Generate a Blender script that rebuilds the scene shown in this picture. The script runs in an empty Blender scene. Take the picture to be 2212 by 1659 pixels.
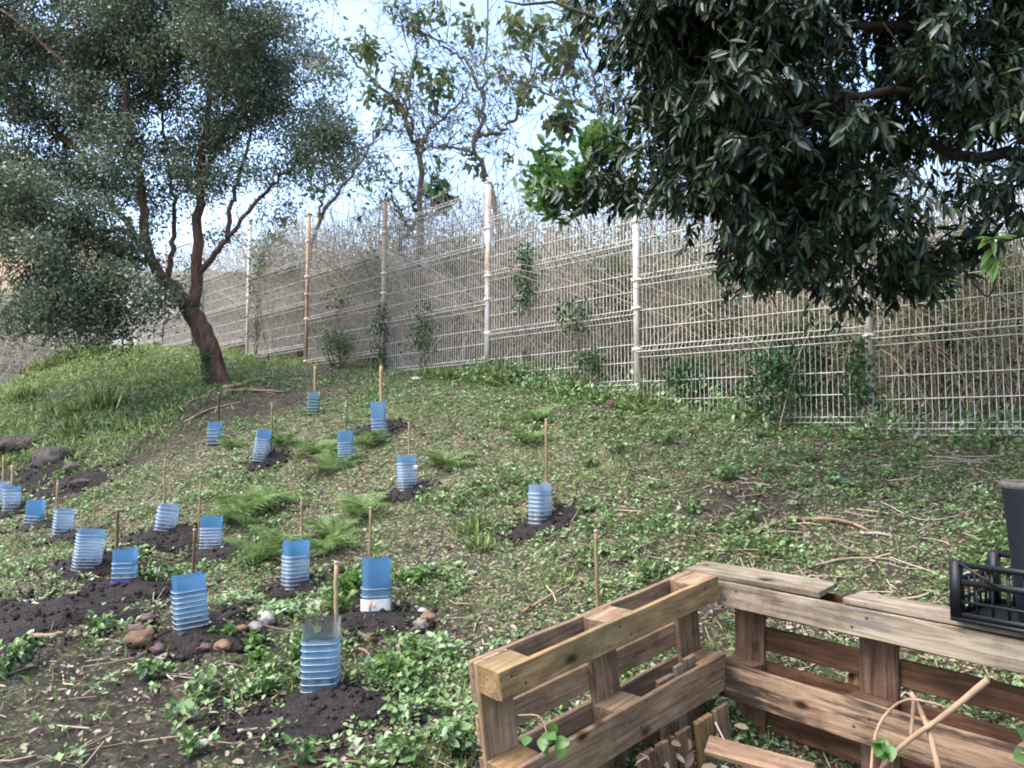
import bpy, bmesh, math, random
import numpy as np
from mathutils import Vector, Matrix

rng = np.random.default_rng(7)
random.seed(7)
S = bpy.context.scene
COL = S.collection
R = math.radians

# ------------------------------------------------------------------ camera, sky, sun, exposure
ZC = 1.5                                   # eye height above the ground under the camera
F = 1640.0                                 # focal length in units of a 2212 wide picture
PITCH = math.atan(105.0 / F)
cam = bpy.data.cameras.new('camera')
cam.sensor_width = 36.0
cam.lens = 36.0 * F / 2212.0
cam.clip_start = 0.05
cam.clip_end = 500
camo = bpy.data.objects.new('camera', cam)
camo.location = (0, 0, ZC)
camo.rotation_euler = (R(90) + PITCH, 0, 0)
COL.objects.link(camo)
S.camera = camo

world = bpy.data.worlds.new('World')
S.world = world
world.use_nodes = True
wn = world.node_tree
sky = wn.nodes.new('ShaderNodeTexSky')
sky.sky_type = 'NISHITA'
sky.sun_disc = False
sky.sun_elevation = R(58)
sky.sun_rotation = R(250)
sky.air_density = 1.0
sky.dust_density = 2.2
sky.ozone_density = 1.3
bg = wn.nodes['Background']
bg.inputs['Strength'].default_value = 0.105
wn.links.new(sky.outputs[0], bg.inputs[0])

sun = bpy.data.lights.new('sun', 'SUN')
sun.energy = 1.35
sun.angle = R(60)
sun.color = (1.0, 0.97, 0.93)
suno = bpy.data.objects.new('sun', sun)
az, el = R(250), R(58)
# sky rotation 0 puts the sun on +Y, turning clockwise seen from above
sd = Vector((math.sin(az) * math.cos(el), math.cos(az) * math.cos(el), math.sin(el)))
suno.rotation_euler = sd.to_track_quat('Z', 'Y').to_euler()
COL.objects.link(suno)

S.view_settings.view_transform = 'Standard'
S.view_settings.look = 'None'
S.view_settings.exposure = 2.6
S.view_settings.gamma = 1.0
S.view_settings.use_curve_mapping = False
S.render.engine = 'CYCLES'
S.cycles.use_denoising = True
S.cycles.max_bounces = 6
S.cycles.diffuse_bounces = 3
S.cycles.glossy_bounces = 2
S.cycles.transmission_bounces = 4
S.cycles.transparent_max_bounces = 12
S.cycles.filter_width = 1.9
S.render.film_transparent = False

# ------------------------------------------------------------------ helpers
CP, SP = math.cos(PITCH), math.sin(PITCH)


def ray(px, py):
    """direction of the sight line through a point of the picture, Y component 1"""
    cx, cy = (px - 1106.0) / F, (829.5 - py) / F
    y = CP - cy * SP
    z = SP + cy * CP
    return np.array([cx / y, 1.0, z / y])


def P(px, py, Y):
    d = ray(px, py)
    return np.array([d[0] * Y, Y, ZC + d[2] * Y])


def _h(ix, iy, s):
    n = (ix * 374761393 + iy * 668265263 + s * 982451653) & 0xFFFFFFFF
    n = ((n ^ (n >> 13)) * 1274126177) & 0xFFFFFFFF
    return ((n ^ (n >> 16)) & 0xFFFF) / 65535.0


def vnoise(x, y, s=0):
    x = np.asarray(x, float); y = np.asarray(y, float)
    ix = np.floor(x).astype(np.int64); iy = np.floor(y).astype(np.int64)
    fx = x - ix; fy = y - iy
    fx = fx * fx * (3 - 2 * fx); fy = fy * fy * (3 - 2 * fy)
    a = _h(ix, iy, s); b = _h(ix + 1, iy, s); c = _h(ix, iy + 1, s); d = _h(ix + 1, iy + 1, s)
    return (a * (1 - fx) + b * fx) * (1 - fy) + (c * (1 - fx) + d * fx) * fy


def fbm(x, y, s=0, o=4):
    t = 0; a = 1; w = 0
    for k in range(o):
        t = t + a * vnoise(x * 2 ** k, y * 2 ** k, s + k); w += a; a *= .5
    return t / w


def norm(v):
    return v / np.maximum(np.linalg.norm(v, axis=-1, keepdims=True), 1e-9)


def tag(o, label=None, cat=None, group=None, kind=None):
    if label: o['label'] = label
    if cat: o['category'] = cat
    if group: o['group'] = group
    if kind: o['kind'] = kind
    return o


def empty(name, loc=(0, 0, 0), label=None, cat=None, group=None):
    o = bpy.data.objects.new(name, None)
    o.location = tuple(loc)
    o.empty_display_size = .1
    COL.objects.link(o)
    return tag(o, label, cat, group)


def mesh_np(name, V, faces, mat, smooth=False):
    """V (n,3); faces: list of (m,k) index arrays"""
    me = bpy.data.meshes.new(name)
    V = np.asarray(V, np.float32)
    me.vertices.add(len(V)); me.vertices.foreach_set('co', V.ravel())
    loops = np.concatenate([f.ravel() for f in faces]).astype(np.int32)
    sizes = np.concatenate([np.full(len(f), f.shape[1]) for f in faces]).astype(np.int32)
    if len(sizes) == 0: print('EMPTY', name); return me
    starts = np.concatenate([[0], np.cumsum(sizes)[:-1]]).astype(np.int32)
    me.loops.add(len(loops)); me.loops.foreach_set('vertex_index', loops)
    me.polygons.add(len(sizes))
    me.polygons.foreach_set('loop_start', starts)
    me.polygons.foreach_set('loop_total', sizes)
    if smooth: me.polygons.foreach_set('use_smooth', np.ones(len(sizes), bool))
    me.update(calc_edges=True)
    if mat: me.materials.append(mat)
    return me


def ob(name, me, parent=None, loc=None, keep=True):
    """link a mesh made in WORLD coordinates; the parent may sit anywhere"""
    o = bpy.data.objects.new(name, me)
    COL.objects.link(o)
    if loc is not None: o.location = tuple(loc)
    if parent is not None:
        o.parent = parent
        if keep:
            o.matrix_parent_inverse = Matrix.LocRotScale(parent.location, parent.rotation_euler, parent.scale).inverted()
    return o


class MB:
    def __init__(s): s.v = []; s.f = {}; s.n = 0

    def add(s, V, faces):
        V = np.asarray(V, float).reshape(-1, 3)
        for f in faces:
            f = np.asarray(f, int)
            s.f.setdefault(f.shape[1], []).append(f + s.n)
        s.v.append(V); s.n += len(V)

    def tubes(s, Pth, rad, sides=5, cap=True):
        """Pth (N,K,3), rad (N,K)"""
        Pth = np.asarray(Pth, float)
        if Pth.ndim == 2: Pth = Pth[None]
        N, K, _ = Pth.shape
        rad = np.broadcast_to(np.asarray(rad, float), (N, K))
        T = np.gradient(Pth, axis=1); T = norm(T)
        m = norm(Pth[:, -1] - Pth[:, 0])
        ref = np.where(np.abs(m[:, 2:3]) > .8, np.array([[1., .3, 0]]), np.array([[0, 0, 1.]]))[:, None, :]
        A = norm(np.cross(T, np.broadcast_to(ref, T.shape))); B = np.cross(T, A)
        an = np.arange(sides) / sides * 2 * np.pi
        V = Pth[:, :, None] + rad[:, :, None, None] * (A[:, :, None] * np.cos(an)[None, None, :, None] + B[:, :, None] * np.sin(an)[None, None, :, None])
        base = (np.arange(N) * K * sides)[:, None, None]
        k = (np.arange(K - 1) * sides)[None, :, None]
        j = np.arange(sides)[None, None, :]; j2 = (j + 1) % sides
        q = np.stack([base + k + j, base + k + j2, base + k + sides + j2, base + k + sides + j], -1).reshape(-1, 4)
        fs = [q]
        if cap and sides <= 8:
            b = np.arange(N)[:, None] * K * sides
            jj = np.arange(sides)[None]
            fs += [b + jj[:, ::-1], b + (K - 1) * sides + jj]
        s.add(V.reshape(-1, 3), fs)

    def leaves(s, Pt, D, Nn, L, W, shape='quad', fold=.25, curl=0.0):
        Pt = np.asarray(Pt, float); n = len(Pt)
        if n == 0: return
        D = norm(D); Sd = norm(np.cross(D, Nn)); U = np.cross(Sd, D)
        L = np.broadcast_to(L, (n,))[:, None]; W = np.broadcast_to(W, (n,))[:, None]
        c = np.broadcast_to(np.asarray(curl, float), (n,))[:, None]
        tip = Pt + D * L - U * L * c
        i = np.arange(n)[:, None]
        if shape == 'quad':
            lf = Pt + D * L * .45 + Sd * W * .5 + U * W * fold
            rt = Pt + D * L * .45 - Sd * W * .5 + U * W * fold
            V = np.stack([Pt, rt, tip, lf], 1).reshape(-1, 3)
            s.add(V, [np.concatenate([np.stack([4 * i[:, 0], 4 * i[:, 0] + 1, 4 * i[:, 0] + 2], 1), np.stack([4 * i[:, 0], 4 * i[:, 0] + 2, 4 * i[:, 0] + 3], 1)])])
        elif shape == 'ovate':
            ts = [.08, .2, .36, .54, .7, .85, .94]; ws = [.5, .85, 1.0, .95, .76, .44, .2]
            def side(t, w, sg): return Pt + D * L * t - U * L * c * t * t + sg * Sd * W * .5 * w + U * W * fold * w
            vs = [Pt] + [side(t, w, -1) for t, w in zip(ts, ws)] + [tip] + [side(t, w, 1) for t, w in zip(ts[::-1], ws[::-1])]
            m_ = len(ts); k = (2 * m_ + 2) * i
            s.add(np.stack(vs, 1).reshape(-1, 3), [np.concatenate([k + np.arange(m_ + 2)[None], k + np.array([0] + list(range(m_ + 1, 2 * m_ + 2)))[None]])])
        else:
            a, b = (.28, .68) if shape == 'long' else (.3, .72)
            wa, wb = (.85, .75) if shape == 'long' else (.95, .85)
            def side(t, w, sg): return Pt + D * L * t - U * L * c * t * t + sg * Sd * W * .5 * w + U * W * fold * w
            V = np.stack([Pt, side(a, wa, -1), side(b, wb, -1), tip, side(b, wb, 1), side(a, wa, 1)], 1).reshape(-1, 3)
            k = 6 * i[:, 0]
            s.add(V, [np.concatenate([np.stack([k, k + 1, k + 2, k + 3], 1), np.stack([k, k + 3, k + 4, k + 5], 1)])])

    def box(s, c, dx, dy, dz):
        """box centred on c with half-axis vectors"""
        c = np.asarray(c, float); dx = np.asarray(dx, float); dy = np.asarray(dy, float); dz = np.asarray(dz, float)
        V = [c + a * dx + b * dy + e * dz for e in (-1, 1) for b in (-1, 1) for a in (-1, 1)]
        s.add(V, [np.array([[0, 2, 3, 1], [4, 5, 7, 6], [0, 1, 5, 4], [2, 6, 7, 3], [0, 4, 6, 2], [1, 3, 7, 5]])])

    def mesh(s, name, mat, smooth=False):
        V = np.concatenate(s.v)
        fs = [f for f in (np.concatenate(v) for v in s.f.values()) if len(f)]
        if not fs: fs = [np.zeros((0, 3), int)]
        return mesh_np(name, V, fs, mat, smooth)


def rand_dir(n, bias=(0, 0, 0)):
    v = rng.normal(size=(n, 3)); return norm(norm(v) + np.array(bias))


# ------------------------------------------------------------------ materials
def new_mat(name):
    m = bpy.data.materials.new(name); m.use_nodes = True
    nt = m.node_tree
    return m, nt, nt.nodes, nt.links, nt.nodes['Principled BSDF']


def ramp(nt, stops):
    r = nt.nodes.new('ShaderNodeValToRGB')
    e = r.color_ramp.elements
    while len(e) < len(stops): e.new(.5)
    for i, (p, c) in enumerate(stops):
        e[i].position = p; e[i].color = (*c, 1)
    return r


def leaf_mat(name, cols, rough=.5, trans=.25, spec=.35, tcol=None, patch=0.0):
    """colour changes from leaf to leaf"""
    m, nt, N, L, b = new_mat(name)
    g = N.new('ShaderNodeNewGeometry')
    r = ramp(nt, [(i / max(1, len(cols) - 1), c) for i, c in enumerate(cols)])
    if patch:
        tc = N.new('ShaderNodeTexCoord'); no = N.new('ShaderNodeTexNoise'); no.inputs['Scale'].default_value = 1.3
        L.new(tc.outputs['Object'], no.inputs['Vector'])
        ma = N.new('ShaderNodeMath'); ma.operation = 'MULTIPLY_ADD'; ma.inputs[1].default_value = patch * 3; ma.inputs[2].default_value = -patch * 1.5
        L.new(no.outputs['Fac'], ma.inputs[0])
        ad = N.new('ShaderNodeMath'); ad.operation = 'ADD'; ad.use_clamp = True
        L.new(ma.outputs[0], ad.inputs[0]); L.new(g.outputs['Random Per Island'], ad.inputs[1])
        L.new(ad.outputs[0], r.inputs[0])
    else:
        L.new(g.outputs['Random Per Island'], r.inputs[0])
    L.new(r.outputs[0], b.inputs['Base Color'])
    b.inputs['Roughness'].default_value = rough
    b.inputs['Specular IOR Level'].default_value = spec
    if trans:
        t = N.new('ShaderNodeBsdfTranslucent')
        mx = N.new('ShaderNodeMixShader'); mx.inputs[0].default_value = trans
        if tcol:
            mc = N.new('ShaderNodeMix'); mc.data_type = 'RGBA'; mc.blend_type = 'MULTIPLY'; mc.inputs[0].default_value = 1
            L.new(r.outputs[0], mc.inputs[6]); mc.inputs[7].default_value = (*tcol, 1); L.new(mc.outputs[2], t.inputs[0])
        else:
            L.new(r.outputs[0], t.inputs[0])
        L.new(b.outputs[0], mx.inputs[1]); L.new(t.outputs[0], mx.inputs[2])
        L.new(mx.outputs[0], N['Material Output'].inputs[0])
    return m


def noise_mat(name, stops, scale=6, detail=6, rough=.85, bump=.3, stretch=(1, 1, 1), spec=.3, bscale=None, bdist=.01, rnd=0.0):
    m, nt, N, L, b = new_mat(name)
    tc = N.new('ShaderNodeTexCoord'); mp = N.new('ShaderNodeMapping'); mp.inputs['Scale'].default_value = stretch
    L.new(tc.outputs['Object'], mp.inputs[0])
    no = N.new('ShaderNodeTexNoise'); no.inputs['Scale'].default_value = scale; no.inputs['Detail'].default_value = detail; no.inputs['Roughness'].default_value = .6
    L.new(mp.outputs[0], no.inputs['Vector'])
    r = ramp(nt, stops); L.new(no.outputs['Fac'], r.inputs[0])
    if rnd:
        oi = N.new('ShaderNodeObjectInfo'); hs = N.new('ShaderNodeHueSaturation')
        mr = N.new('ShaderNodeMapRange'); mr.inputs[3].default_value = 1 - rnd; mr.inputs[4].default_value = 1 + rnd
        L.new(oi.outputs['Random'], mr.inputs[0]); L.new(mr.outputs[0], hs.inputs['Value']); L.new(r.outputs[0], hs.inputs['Color'])
        L.new(hs.outputs[0], b.inputs['Base Color'])
    else:
        L.new(r.outputs[0], b.inputs['Base Color'])
    n2 = N.new('ShaderNodeTexNoise'); n2.inputs['Scale'].default_value = bscale or scale * 3; n2.inputs['Detail'].default_value = 8
    L.new(mp.outputs[0], n2.inputs['Vector'])
    bp = N.new('ShaderNodeBump'); bp.inputs['Strength'].default_value = bump; bp.inputs['Distance'].default_value = bdist
    L.new(n2.outputs['Fac'], bp.inputs['Height']); L.new(bp.outputs[0], b.inputs['Normal'])
    b.inputs['Roughness'].default_value = rough; b.inputs['Specular IOR Level'].default_value = spec
    return m


def wood_mat(name, dark, mid, light, stain=(.02, .012, .008), stain_amt=.35, green=0.0):
    """boards: x of the object runs along the grain"""
    m, nt, N, L, b = new_mat(name)
    tc = N.new('ShaderNodeTexCoord'); oi = N.new('ShaderNodeObjectInfo')
    ad = N.new('ShaderNodeVectorMath'); ad.operation = 'ADD'
    cb = N.new('ShaderNodeMath'); cb.operation = 'MULTIPLY'; cb.inputs[1].default_value = 17.0
    L.new(oi.outputs['Random'], cb.inputs[0]); L.new(tc.outputs['Object'], ad.inputs[0]); L.new(cb.outputs[0], ad.inputs[1])
    mp = N.new('ShaderNodeMapping'); mp.inputs['Scale'].default_value = (1.6, 22, 22); L.new(ad.outputs[0], mp.inputs[0])
    g = N.new('ShaderNodeTexNoise'); g.inputs['Scale'].default_value = 2.2; g.inputs['Detail'].default_value = 7; g.inputs['Distortion'].default_value = .9
    L.new(mp.outputs[0], g.inputs['Vector'])
    r = ramp(nt, [(.28, dark), (.5, mid), (.72, light)]); L.new(g.outputs['Fac'], r.inputs[0])
    mp2 = N.new('ShaderNodeMapping'); mp2.inputs['Scale'].default_value = (1.5, 12, 12); L.new(ad.outputs[0], mp2.inputs[0])
    s = N.new('ShaderNodeTexNoise'); s.inputs['Scale'].default_value = 1.4; s.inputs['Detail'].default_value = 6; s.inputs['Roughness'].default_value = .65
    L.new(mp2.outputs[0], s.inputs['Vector'])
    sr = ramp(nt, [(.27 + .17 * stain_amt, (1, 1, 1)), (.36 + .17 * stain_amt, (0, 0, 0))]); L.new(s.outputs['Fac'], sr.inputs[0])
    mx = N.new('ShaderNodeMix'); mx.data_type = 'RGBA'; L.new(r.outputs[0], mx.inputs[6]); mx.inputs[7].default_value = (*stain, 1)
    mu = N.new('ShaderNodeMath'); mu.operation = 'MULTIPLY'; mu.inputs[1].default_value = .8; L.new(sr.outputs[0], mu.inputs[0]); L.new(mu.outputs[0], mx.inputs[0])
    out = mx.outputs[2]
    if green:
        n3 = N.new('ShaderNodeTexNoise'); n3.inputs['Scale'].default_value = 3; L.new(ad.outputs[0], n3.inputs['Vector'])
        gr = ramp(nt, [(.42, (0, 0, 0)), (.65, (green, green, green))]); L.new(n3.outputs['Fac'], gr.inputs[0])
        m3 = N.new('ShaderNodeMix'); m3.data_type = 'RGBA'; L.new(gr.outputs[0], m3.inputs[0]); L.new(out, m3.inputs[6]); m3.inputs[7].default_value = (.15, .135, .07, 1)
        out = m3.outputs[2]
    mp3 = N.new('ShaderNodeMapping'); mp3.inputs['Scale'].default_value = (4.2, 7.5, 7.5); L.new(ad.outputs[0], mp3.inputs[0])
    vo = N.new('ShaderNodeTexVoronoi'); vo.inputs['Scale'].default_value = 1.0; L.new(mp3.outputs[0], vo.inputs['Vector'])
    kr = ramp(nt, [(.06, (.12, .08, .06)), (.11, (.5, .42, .36)), (.17, (1, 1, 1))]); L.new(vo.outputs['Distance'], kr.inputs[0])
    di = N.new('ShaderNodeTexNoise'); di.inputs['Scale'].default_value = 4.5; di.inputs['Detail'].default_value = 8; di.inputs['Roughness'].default_value = .72; L.new(ad.outputs[0], di.inputs['Vector'])
    dr = ramp(nt, [(.34, (.5, .47, .45)), (.56, (1, 1, 1))]); L.new(di.outputs['Fac'], dr.inputs[0])
    k1 = N.new('ShaderNodeMix'); k1.data_type = 'RGBA'; k1.blend_type = 'MULTIPLY'; k1.inputs[0].default_value = 1; L.new(out, k1.inputs[6]); L.new(kr.outputs[0], k1.inputs[7])
    k2 = N.new('ShaderNodeMix'); k2.data_type = 'RGBA'; k2.blend_type = 'MULTIPLY'; k2.inputs[0].default_value = 1; L.new(k1.outputs[2], k2.inputs[6]); L.new(dr.outputs[0], k2.inputs[7]); out = k2.outputs[2]
    hs = N.new('ShaderNodeHueSaturation'); mr = N.new('ShaderNodeMapRange'); mr.inputs[3].default_value = .82; mr.inputs[4].default_value = 1.15
    L.new(oi.outputs['Random'], mr.inputs[0]); L.new(mr.outputs[0], hs.inputs['Value']); L.new(out, hs.inputs['Color'])
    L.new(hs.outputs[0], b.inputs['Base Color'])
    bp = N.new('ShaderNodeBump'); bp.inputs['Strength'].default_value = .55; bp.inputs['Distance'].default_value = .004
    L.new(g.outputs['Fac'], bp.inputs['Height']); L.new(bp.outputs[0], b.inputs['Normal'])
    b.inputs['Roughness'].default_value = .8; b.inputs['Specular IOR Level'].default_value = .25
    return m


def plain(name, col, rough=.5, spec=.5, metal=0.0):
    m, nt, N, L, b = new_mat(name)
    no = N.new('ShaderNodeTexNoise'); no.inputs['Scale'].default_value = 14; no.inputs['Detail'].default_value = 5
    tc = N.new('ShaderNodeTexCoord'); L.new(tc.outputs['Object'], no.inputs['Vector'])
    r = ramp(nt, [(.3, tuple(c * .72 for c in col)), (.7, tuple(min(1, c * 1.18) for c in col))]); L.new(no.outputs['Fac'], r.inputs[0])
    L.new(r.outputs[0], b.inputs['Base Color'])
    b.inputs['Roughness'].default_value = rough; b.inputs['Specular IOR Level'].default_value = spec; b.inputs['Metallic'].default_value = metal
    return m


def film_mat(name, col, clear=.35, rough=.22):
    """thin tinted plastic of a cut water bottle: partly see-through, partly milky, glossy"""
    m, nt, N, L, b = new_mat(name)
    b.inputs['Base Color'].default_value = (*col, 1); b.inputs['Roughness'].default_value = rough; b.inputs['Specular IOR Level'].default_value = .8
    t = N.new('ShaderNodeBsdfTranslucent'); t.inputs[0].default_value = (*[min(1, c * 1.15) for c in col], 1)
    tr = N.new('ShaderNodeBsdfTransparent'); tr.inputs[0].default_value = (*[.45 + .5 * c for c in col], 1)
    m1 = N.new('ShaderNodeMixShader'); m1.inputs[0].default_value = .5
    L.new(b.outputs[0], m1.inputs[1]); L.new(t.outputs[0], m1.inputs[2])
    m2 = N.new('ShaderNodeMixShader')
    fr = N.new('ShaderNodeLayerWeight'); fr.inputs[0].default_value = .35
    mr = N.new('ShaderNodeMapRange'); mr.inputs[3].default_value = clear; mr.inputs[4].default_value = clear * .25
    L.new(fr.outputs['Facing'], mr.inputs[0]); L.new(mr.outputs[0], m2.inputs[0])
    L.new(m1.outputs[0], m2.inputs[1]); L.new(tr.outputs[0], m2.inputs[2])
    tc = N.new('ShaderNodeTexCoord'); sx = N.new('ShaderNodeSeparateXYZ'); L.new(tc.outputs['Object'], sx.inputs[0])
    no = N.new('ShaderNodeTexNoise'); no.inputs['Scale'].default_value = 28; no.inputs['Detail'].default_value = 6; L.new(tc.outputs['Object'], no.inputs['Vector'])
    mz = N.new('ShaderNodeMapRange'); mz.inputs[1].default_value = -.02; mz.inputs[2].default_value = .12; mz.inputs[3].default_value = .34; mz.inputs[4].default_value = -.22; L.new(sx.outputs[2], mz.inputs[0])
    sm_ = N.new('ShaderNodeMath'); sm_.operation = 'ADD'; L.new(mz.outputs[0], sm_.inputs[0]); L.new(no.outputs['Fac'], sm_.inputs[1])
    mr2 = ramp(nt, [(.52, (0, 0, 0)), (.72, (.75, .75, .75))]); L.new(sm_.outputs[0], mr2.inputs[0])
    mud = N.new('ShaderNodeBsdfDiffuse'); mud.inputs[0].default_value = (.05, .036, .028, 1)
    mm = N.new('ShaderNodeMixShader'); L.new(mr2.outputs[0], mm.inputs[0]); L.new(m2.outputs[0], mm.inputs[1]); L.new(mud.outputs[0], mm.inputs[2]); m2 = mm
    gl = N.new('ShaderNodeBsdfGlossy'); gl.inputs['Roughness'].default_value = .12
    m3 = N.new('ShaderNodeMixShader'); f2 = N.new('ShaderNodeFresnel'); f2.inputs[0].default_value = 1.5
    L.new(f2.outputs[0], m3.inputs[0]); L.new(m2.outputs[0], m3.inputs[1]); L.new(gl.outputs[0], m3.inputs[2])
    L.new(m3.outputs[0], N['Material Output'].inputs[0])
    return m


M = {}
M['bark_red'] = noise_mat('bark_red', [(.3, (.035, .017, .012)), (.55, (.115, .06, .042)), (.8, (.17, .1, .075))], 5, stretch=(3, 3, .9), bump=.8, bdist=.02)
M['bark_dark'] = noise_mat('bark_dark', [(.3, (.014, .01, .008)), (.7, (.045, .03, .022))], 8, bump=.6)
M['bark_grey'] = noise_mat('bark_grey', [(.3, (.085, .065, .055)), (.7, (.18, .145, .12))], 8, bump=.4)
M['leaf_olive'] = leaf_mat('leaf_olive', [(.042, .064, .045), (.072, .102, .065), (.11, .148, .09), (.16, .195, .11), (.21, .21, .12)], .42, .32, .5, patch=.25)
M['leaf_dark'] = leaf_mat('leaf_dark', [(.005, .012, .008), (.008, .02, .01), (.013, .032, .011), (.024, .05, .014), (.045, .06, .02)], .4, .12, .42, patch=.15)
M['leaf_young'] = leaf_mat('leaf_young', [(.035, .09, .022), (.065, .14, .03), (.11, .2, .045)], .4, .35, .45)
M['leaf_sparse'] = leaf_mat('leaf_sparse', [(.05, .09, .045), (.08, .13, .055), (.13, .17, .065), (.19, .18, .08)], .5, .4, .4)
M['leaf_vine'] = leaf_mat('leaf_vine', [(.018, .055, .02), (.035, .09, .03), (.06, .13, .045)], .45, .3, .4)
M['leaf_bright'] = leaf_mat('leaf_bright', [(.08, .17, .03), (.14, .24, .05)], .45, .4, .35)
M['cover'] = leaf_mat('ground_cover_leaf', [(.055, .105, .032), (.09, .165, .046), (.135, .22, .065), (.19, .265, .105), (.26, .32, .21)], .5, .25, .45, patch=.3)
M['cover_fine'] = leaf_mat('fine_cover', [(.055, .085, .032), (.1, .14, .05), (.16, .195, .085), (.23, .21, .13), (.3, .25, .18)], .6, .2, .3, patch=.35)
M['grass'] = leaf_mat('grass_blade', [(.06, .12, .03), (.11, .2, .045), (.18, .27, .075), (.32, .31, .15)], .55, .3, .3, patch=.2)
M['meadow'] = leaf_mat('meadow_blade', [(.11, .165, .05), (.19, .265, .08), (.28, .36, .12), (.37, .43, .19), (.42, .4, .24)], .55, .35, .3, patch=.35)
M['fern'] = leaf_mat('fern_frond', [(.1, .17, .05), (.155, .24, .075), (.22, .31, .11)], .5, .35, .35)
M['litter'] = leaf_mat('litter_leaf', [(.05, .032, .022), (.11, .078, .052), (.19, .145, .1), (.29, .24, .18), (.14, .12, .075)], .75, .1, .25)
M['twig'] = leaf_mat('dry_twig', [(.12, .085, .06), (.25, .18, .13), (.4, .31, .23)], .8, 0, .2)
M['thicket'] = leaf_mat('dry_stem', [(.1, .07, .048), (.21, .152, .107), (.33, .25, .18), (.46, .365, .28), (.15, .18, .09)], .8, 0, .2, patch=.2)
M['bramble'] = leaf_mat('bramble_leaf', [(.04, .08, .03), (.08, .125, .05), (.13, .17, .075), (.24, .2, .12)], .6, .3, .3, patch=.3)
M['soil'] = noise_mat('dug_soil', [(.35, (.009, .006, .006)), (.6, (.024, .017, .015)), (.78, (.06, .042, .034))], 26, bump=1.0, bdist=.03, rough=.95)
M['stone_brown'] = noise_mat('stone_brown', [(0.3, (0.062, 0.034, 0.02)), (0.6, (0.161, 0.096, 0.056)), (0.8, (0.236, 0.167, 0.105))], 14, bump=.7, rnd=.25)
M['stone_grey'] = noise_mat('stone_grey', [(0.3, (0.081, 0.068, 0.062)), (0.6, (0.174, 0.149, 0.13)), (0.8, (0.26, 0.229, 0.205))], 12, bump=.6, rnd=.2)
M['stone_pale'] = noise_mat('stone_pale', [(0.3, (0.223, 0.192, 0.167)), (0.7, (0.384, 0.347, 0.31))], 10, bump=.5)
M['stone_purple'] = noise_mat('stone_purple', [(0.3, (0.037, 0.022, 0.022)), (0.7, (0.124, 0.074, 0.068))], 12, bump=.6, rnd=.2)
M['rock'] = noise_mat('outcrop_rock', [(.3, (.014, .011, .01)), (.5, (.05, .04, .034)), (.75, (.1, .085, .07))], 5, bump=1.0, bdist=.06)
M['cane'] = noise_mat('cane', [(.3, (.12, .075, .042)), (.7, (.26, .175, .1))], 9, stretch=(1, 1, .3), bump=.2, rnd=.3)
M['cane_dark'] = noise_mat('cane_dark', [(0.3, (0.037, 0.022, 0.015)), (0.7, (0.124, 0.068, 0.043))], 9, stretch=(1, 1, .3), bump=.2, rnd=.3)
M['stake_orange'] = noise_mat('stake_orange', [(.3, (.2, .13, .07)), (.7, (.34, .235, .13))], 9, stretch=(1, 1, .3), bump=.2)
M['stick'] = noise_mat('pale_stick', [(0.3, (0.124, 0.074, 0.043)), (0.7, (0.285, 0.192, 0.118))], 12, bump=.4)
M['stick_grey'] = noise_mat('bleached_wood', [(0.3, (0.211, 0.174, 0.136)), (0.7, (0.372, 0.322, 0.267))], 12, bump=.4)
M['wire'] = plain('galvanised_wire', (.55, .51, .47), .45, .5, .0)
M['post'] = noise_mat('fence_post_paint', [(.3, (.34, .27, .22)), (.5, (.48, .44, .4)), (.7, (.58, .56, .54))], 3, stretch=(1, 1, .5), bump=.05, rough=.5)
M['post_rust'] = noise_mat('rusty_post_paint', [(.3, (.22, .13, .075)), (.42, (.36, .27, .2)), (.52, (.5, .46, .42))], 4, stretch=(1, 1, .6), bump=.1, rough=.6)
M['post_tan'] = noise_mat('tan_post', [(.3, (.24, .15, .085)), (.55, (.4, .29, .2)), (.72, (.52, .46, .4))], 3.5, stretch=(1, 1, .6), bump=.1, rough=.6)
M['clamp'] = plain('clamp', (.7, .62, .5), .5)
M['blue_deep'] = film_mat('blue_plastic', (.1, .27, .47), .28)
M['blue_pale'] = film_mat('pale_blue_plastic', (.32, .42, .56), .45)
M['blue_mid'] = film_mat('mid_blue_plastic', (.17, .33, .5), .5)
M['green_film'] = film_mat('green_plastic', (.08, .22, .19), .4)
M['clear'] = film_mat('clear_plastic', (.4, .45, .44), .92)
M['rib'] = plain('moulded_rib', (.46, .55, .66), .25, .8)
M['paper'] = plain('paper_label', (.55, .53, .48), .7)
M['paper_red'] = plain('label_print', (.7, .3, .15), .7)
M['paper_purple'] = plain('label_purple', (.1, .05, .3), .5)
M['black'] = plain('black_plastic', (.0045, .005, .007), .5, .3)
M['pot'] = noise_mat('pot_plastic', [(.3, (.0035, .0048, .008)), (.7, (.008, .0105, .016))], 4, bump=.05, rough=.6, spec=.25)
M['pot_rim'] = noise_mat('dusty_pot_rim', [(.3, (.03, .026, .025)), (.7, (.12, .1, .085))], 9, bump=.1, rough=.8)
M['w_olive'] = wood_mat('wood_olive', (0.108, 0.059, 0.026), (0.209, 0.128, 0.058), (0.283, 0.183, 0.092), green=.45, stain_amt=.1)
M['w_brown'] = wood_mat('wood_brown', (0.092, 0.055, 0.033), (0.191, 0.120, 0.072), (0.277, 0.188, 0.121), stain_amt=.3)
M['w_red'] = wood_mat('wood_red', (.048, .025, .015), (.125, .068, .041), (.18, .108, .07), stain_amt=.45)
M['w_grey'] = wood_mat('wood_grey', (0.108, 0.080, 0.057), (0.207, 0.165, 0.116), (0.290, 0.244, 0.184), stain=(.1, .085, .075), stain_amt=.5)
M['w_stained'] = wood_mat('wood_stained', (0.087, 0.051, 0.031), (0.206, 0.132, 0.083), (0.294, 0.204, 0.135), stain=(.006, .004, .004), stain_amt=.95)
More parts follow.
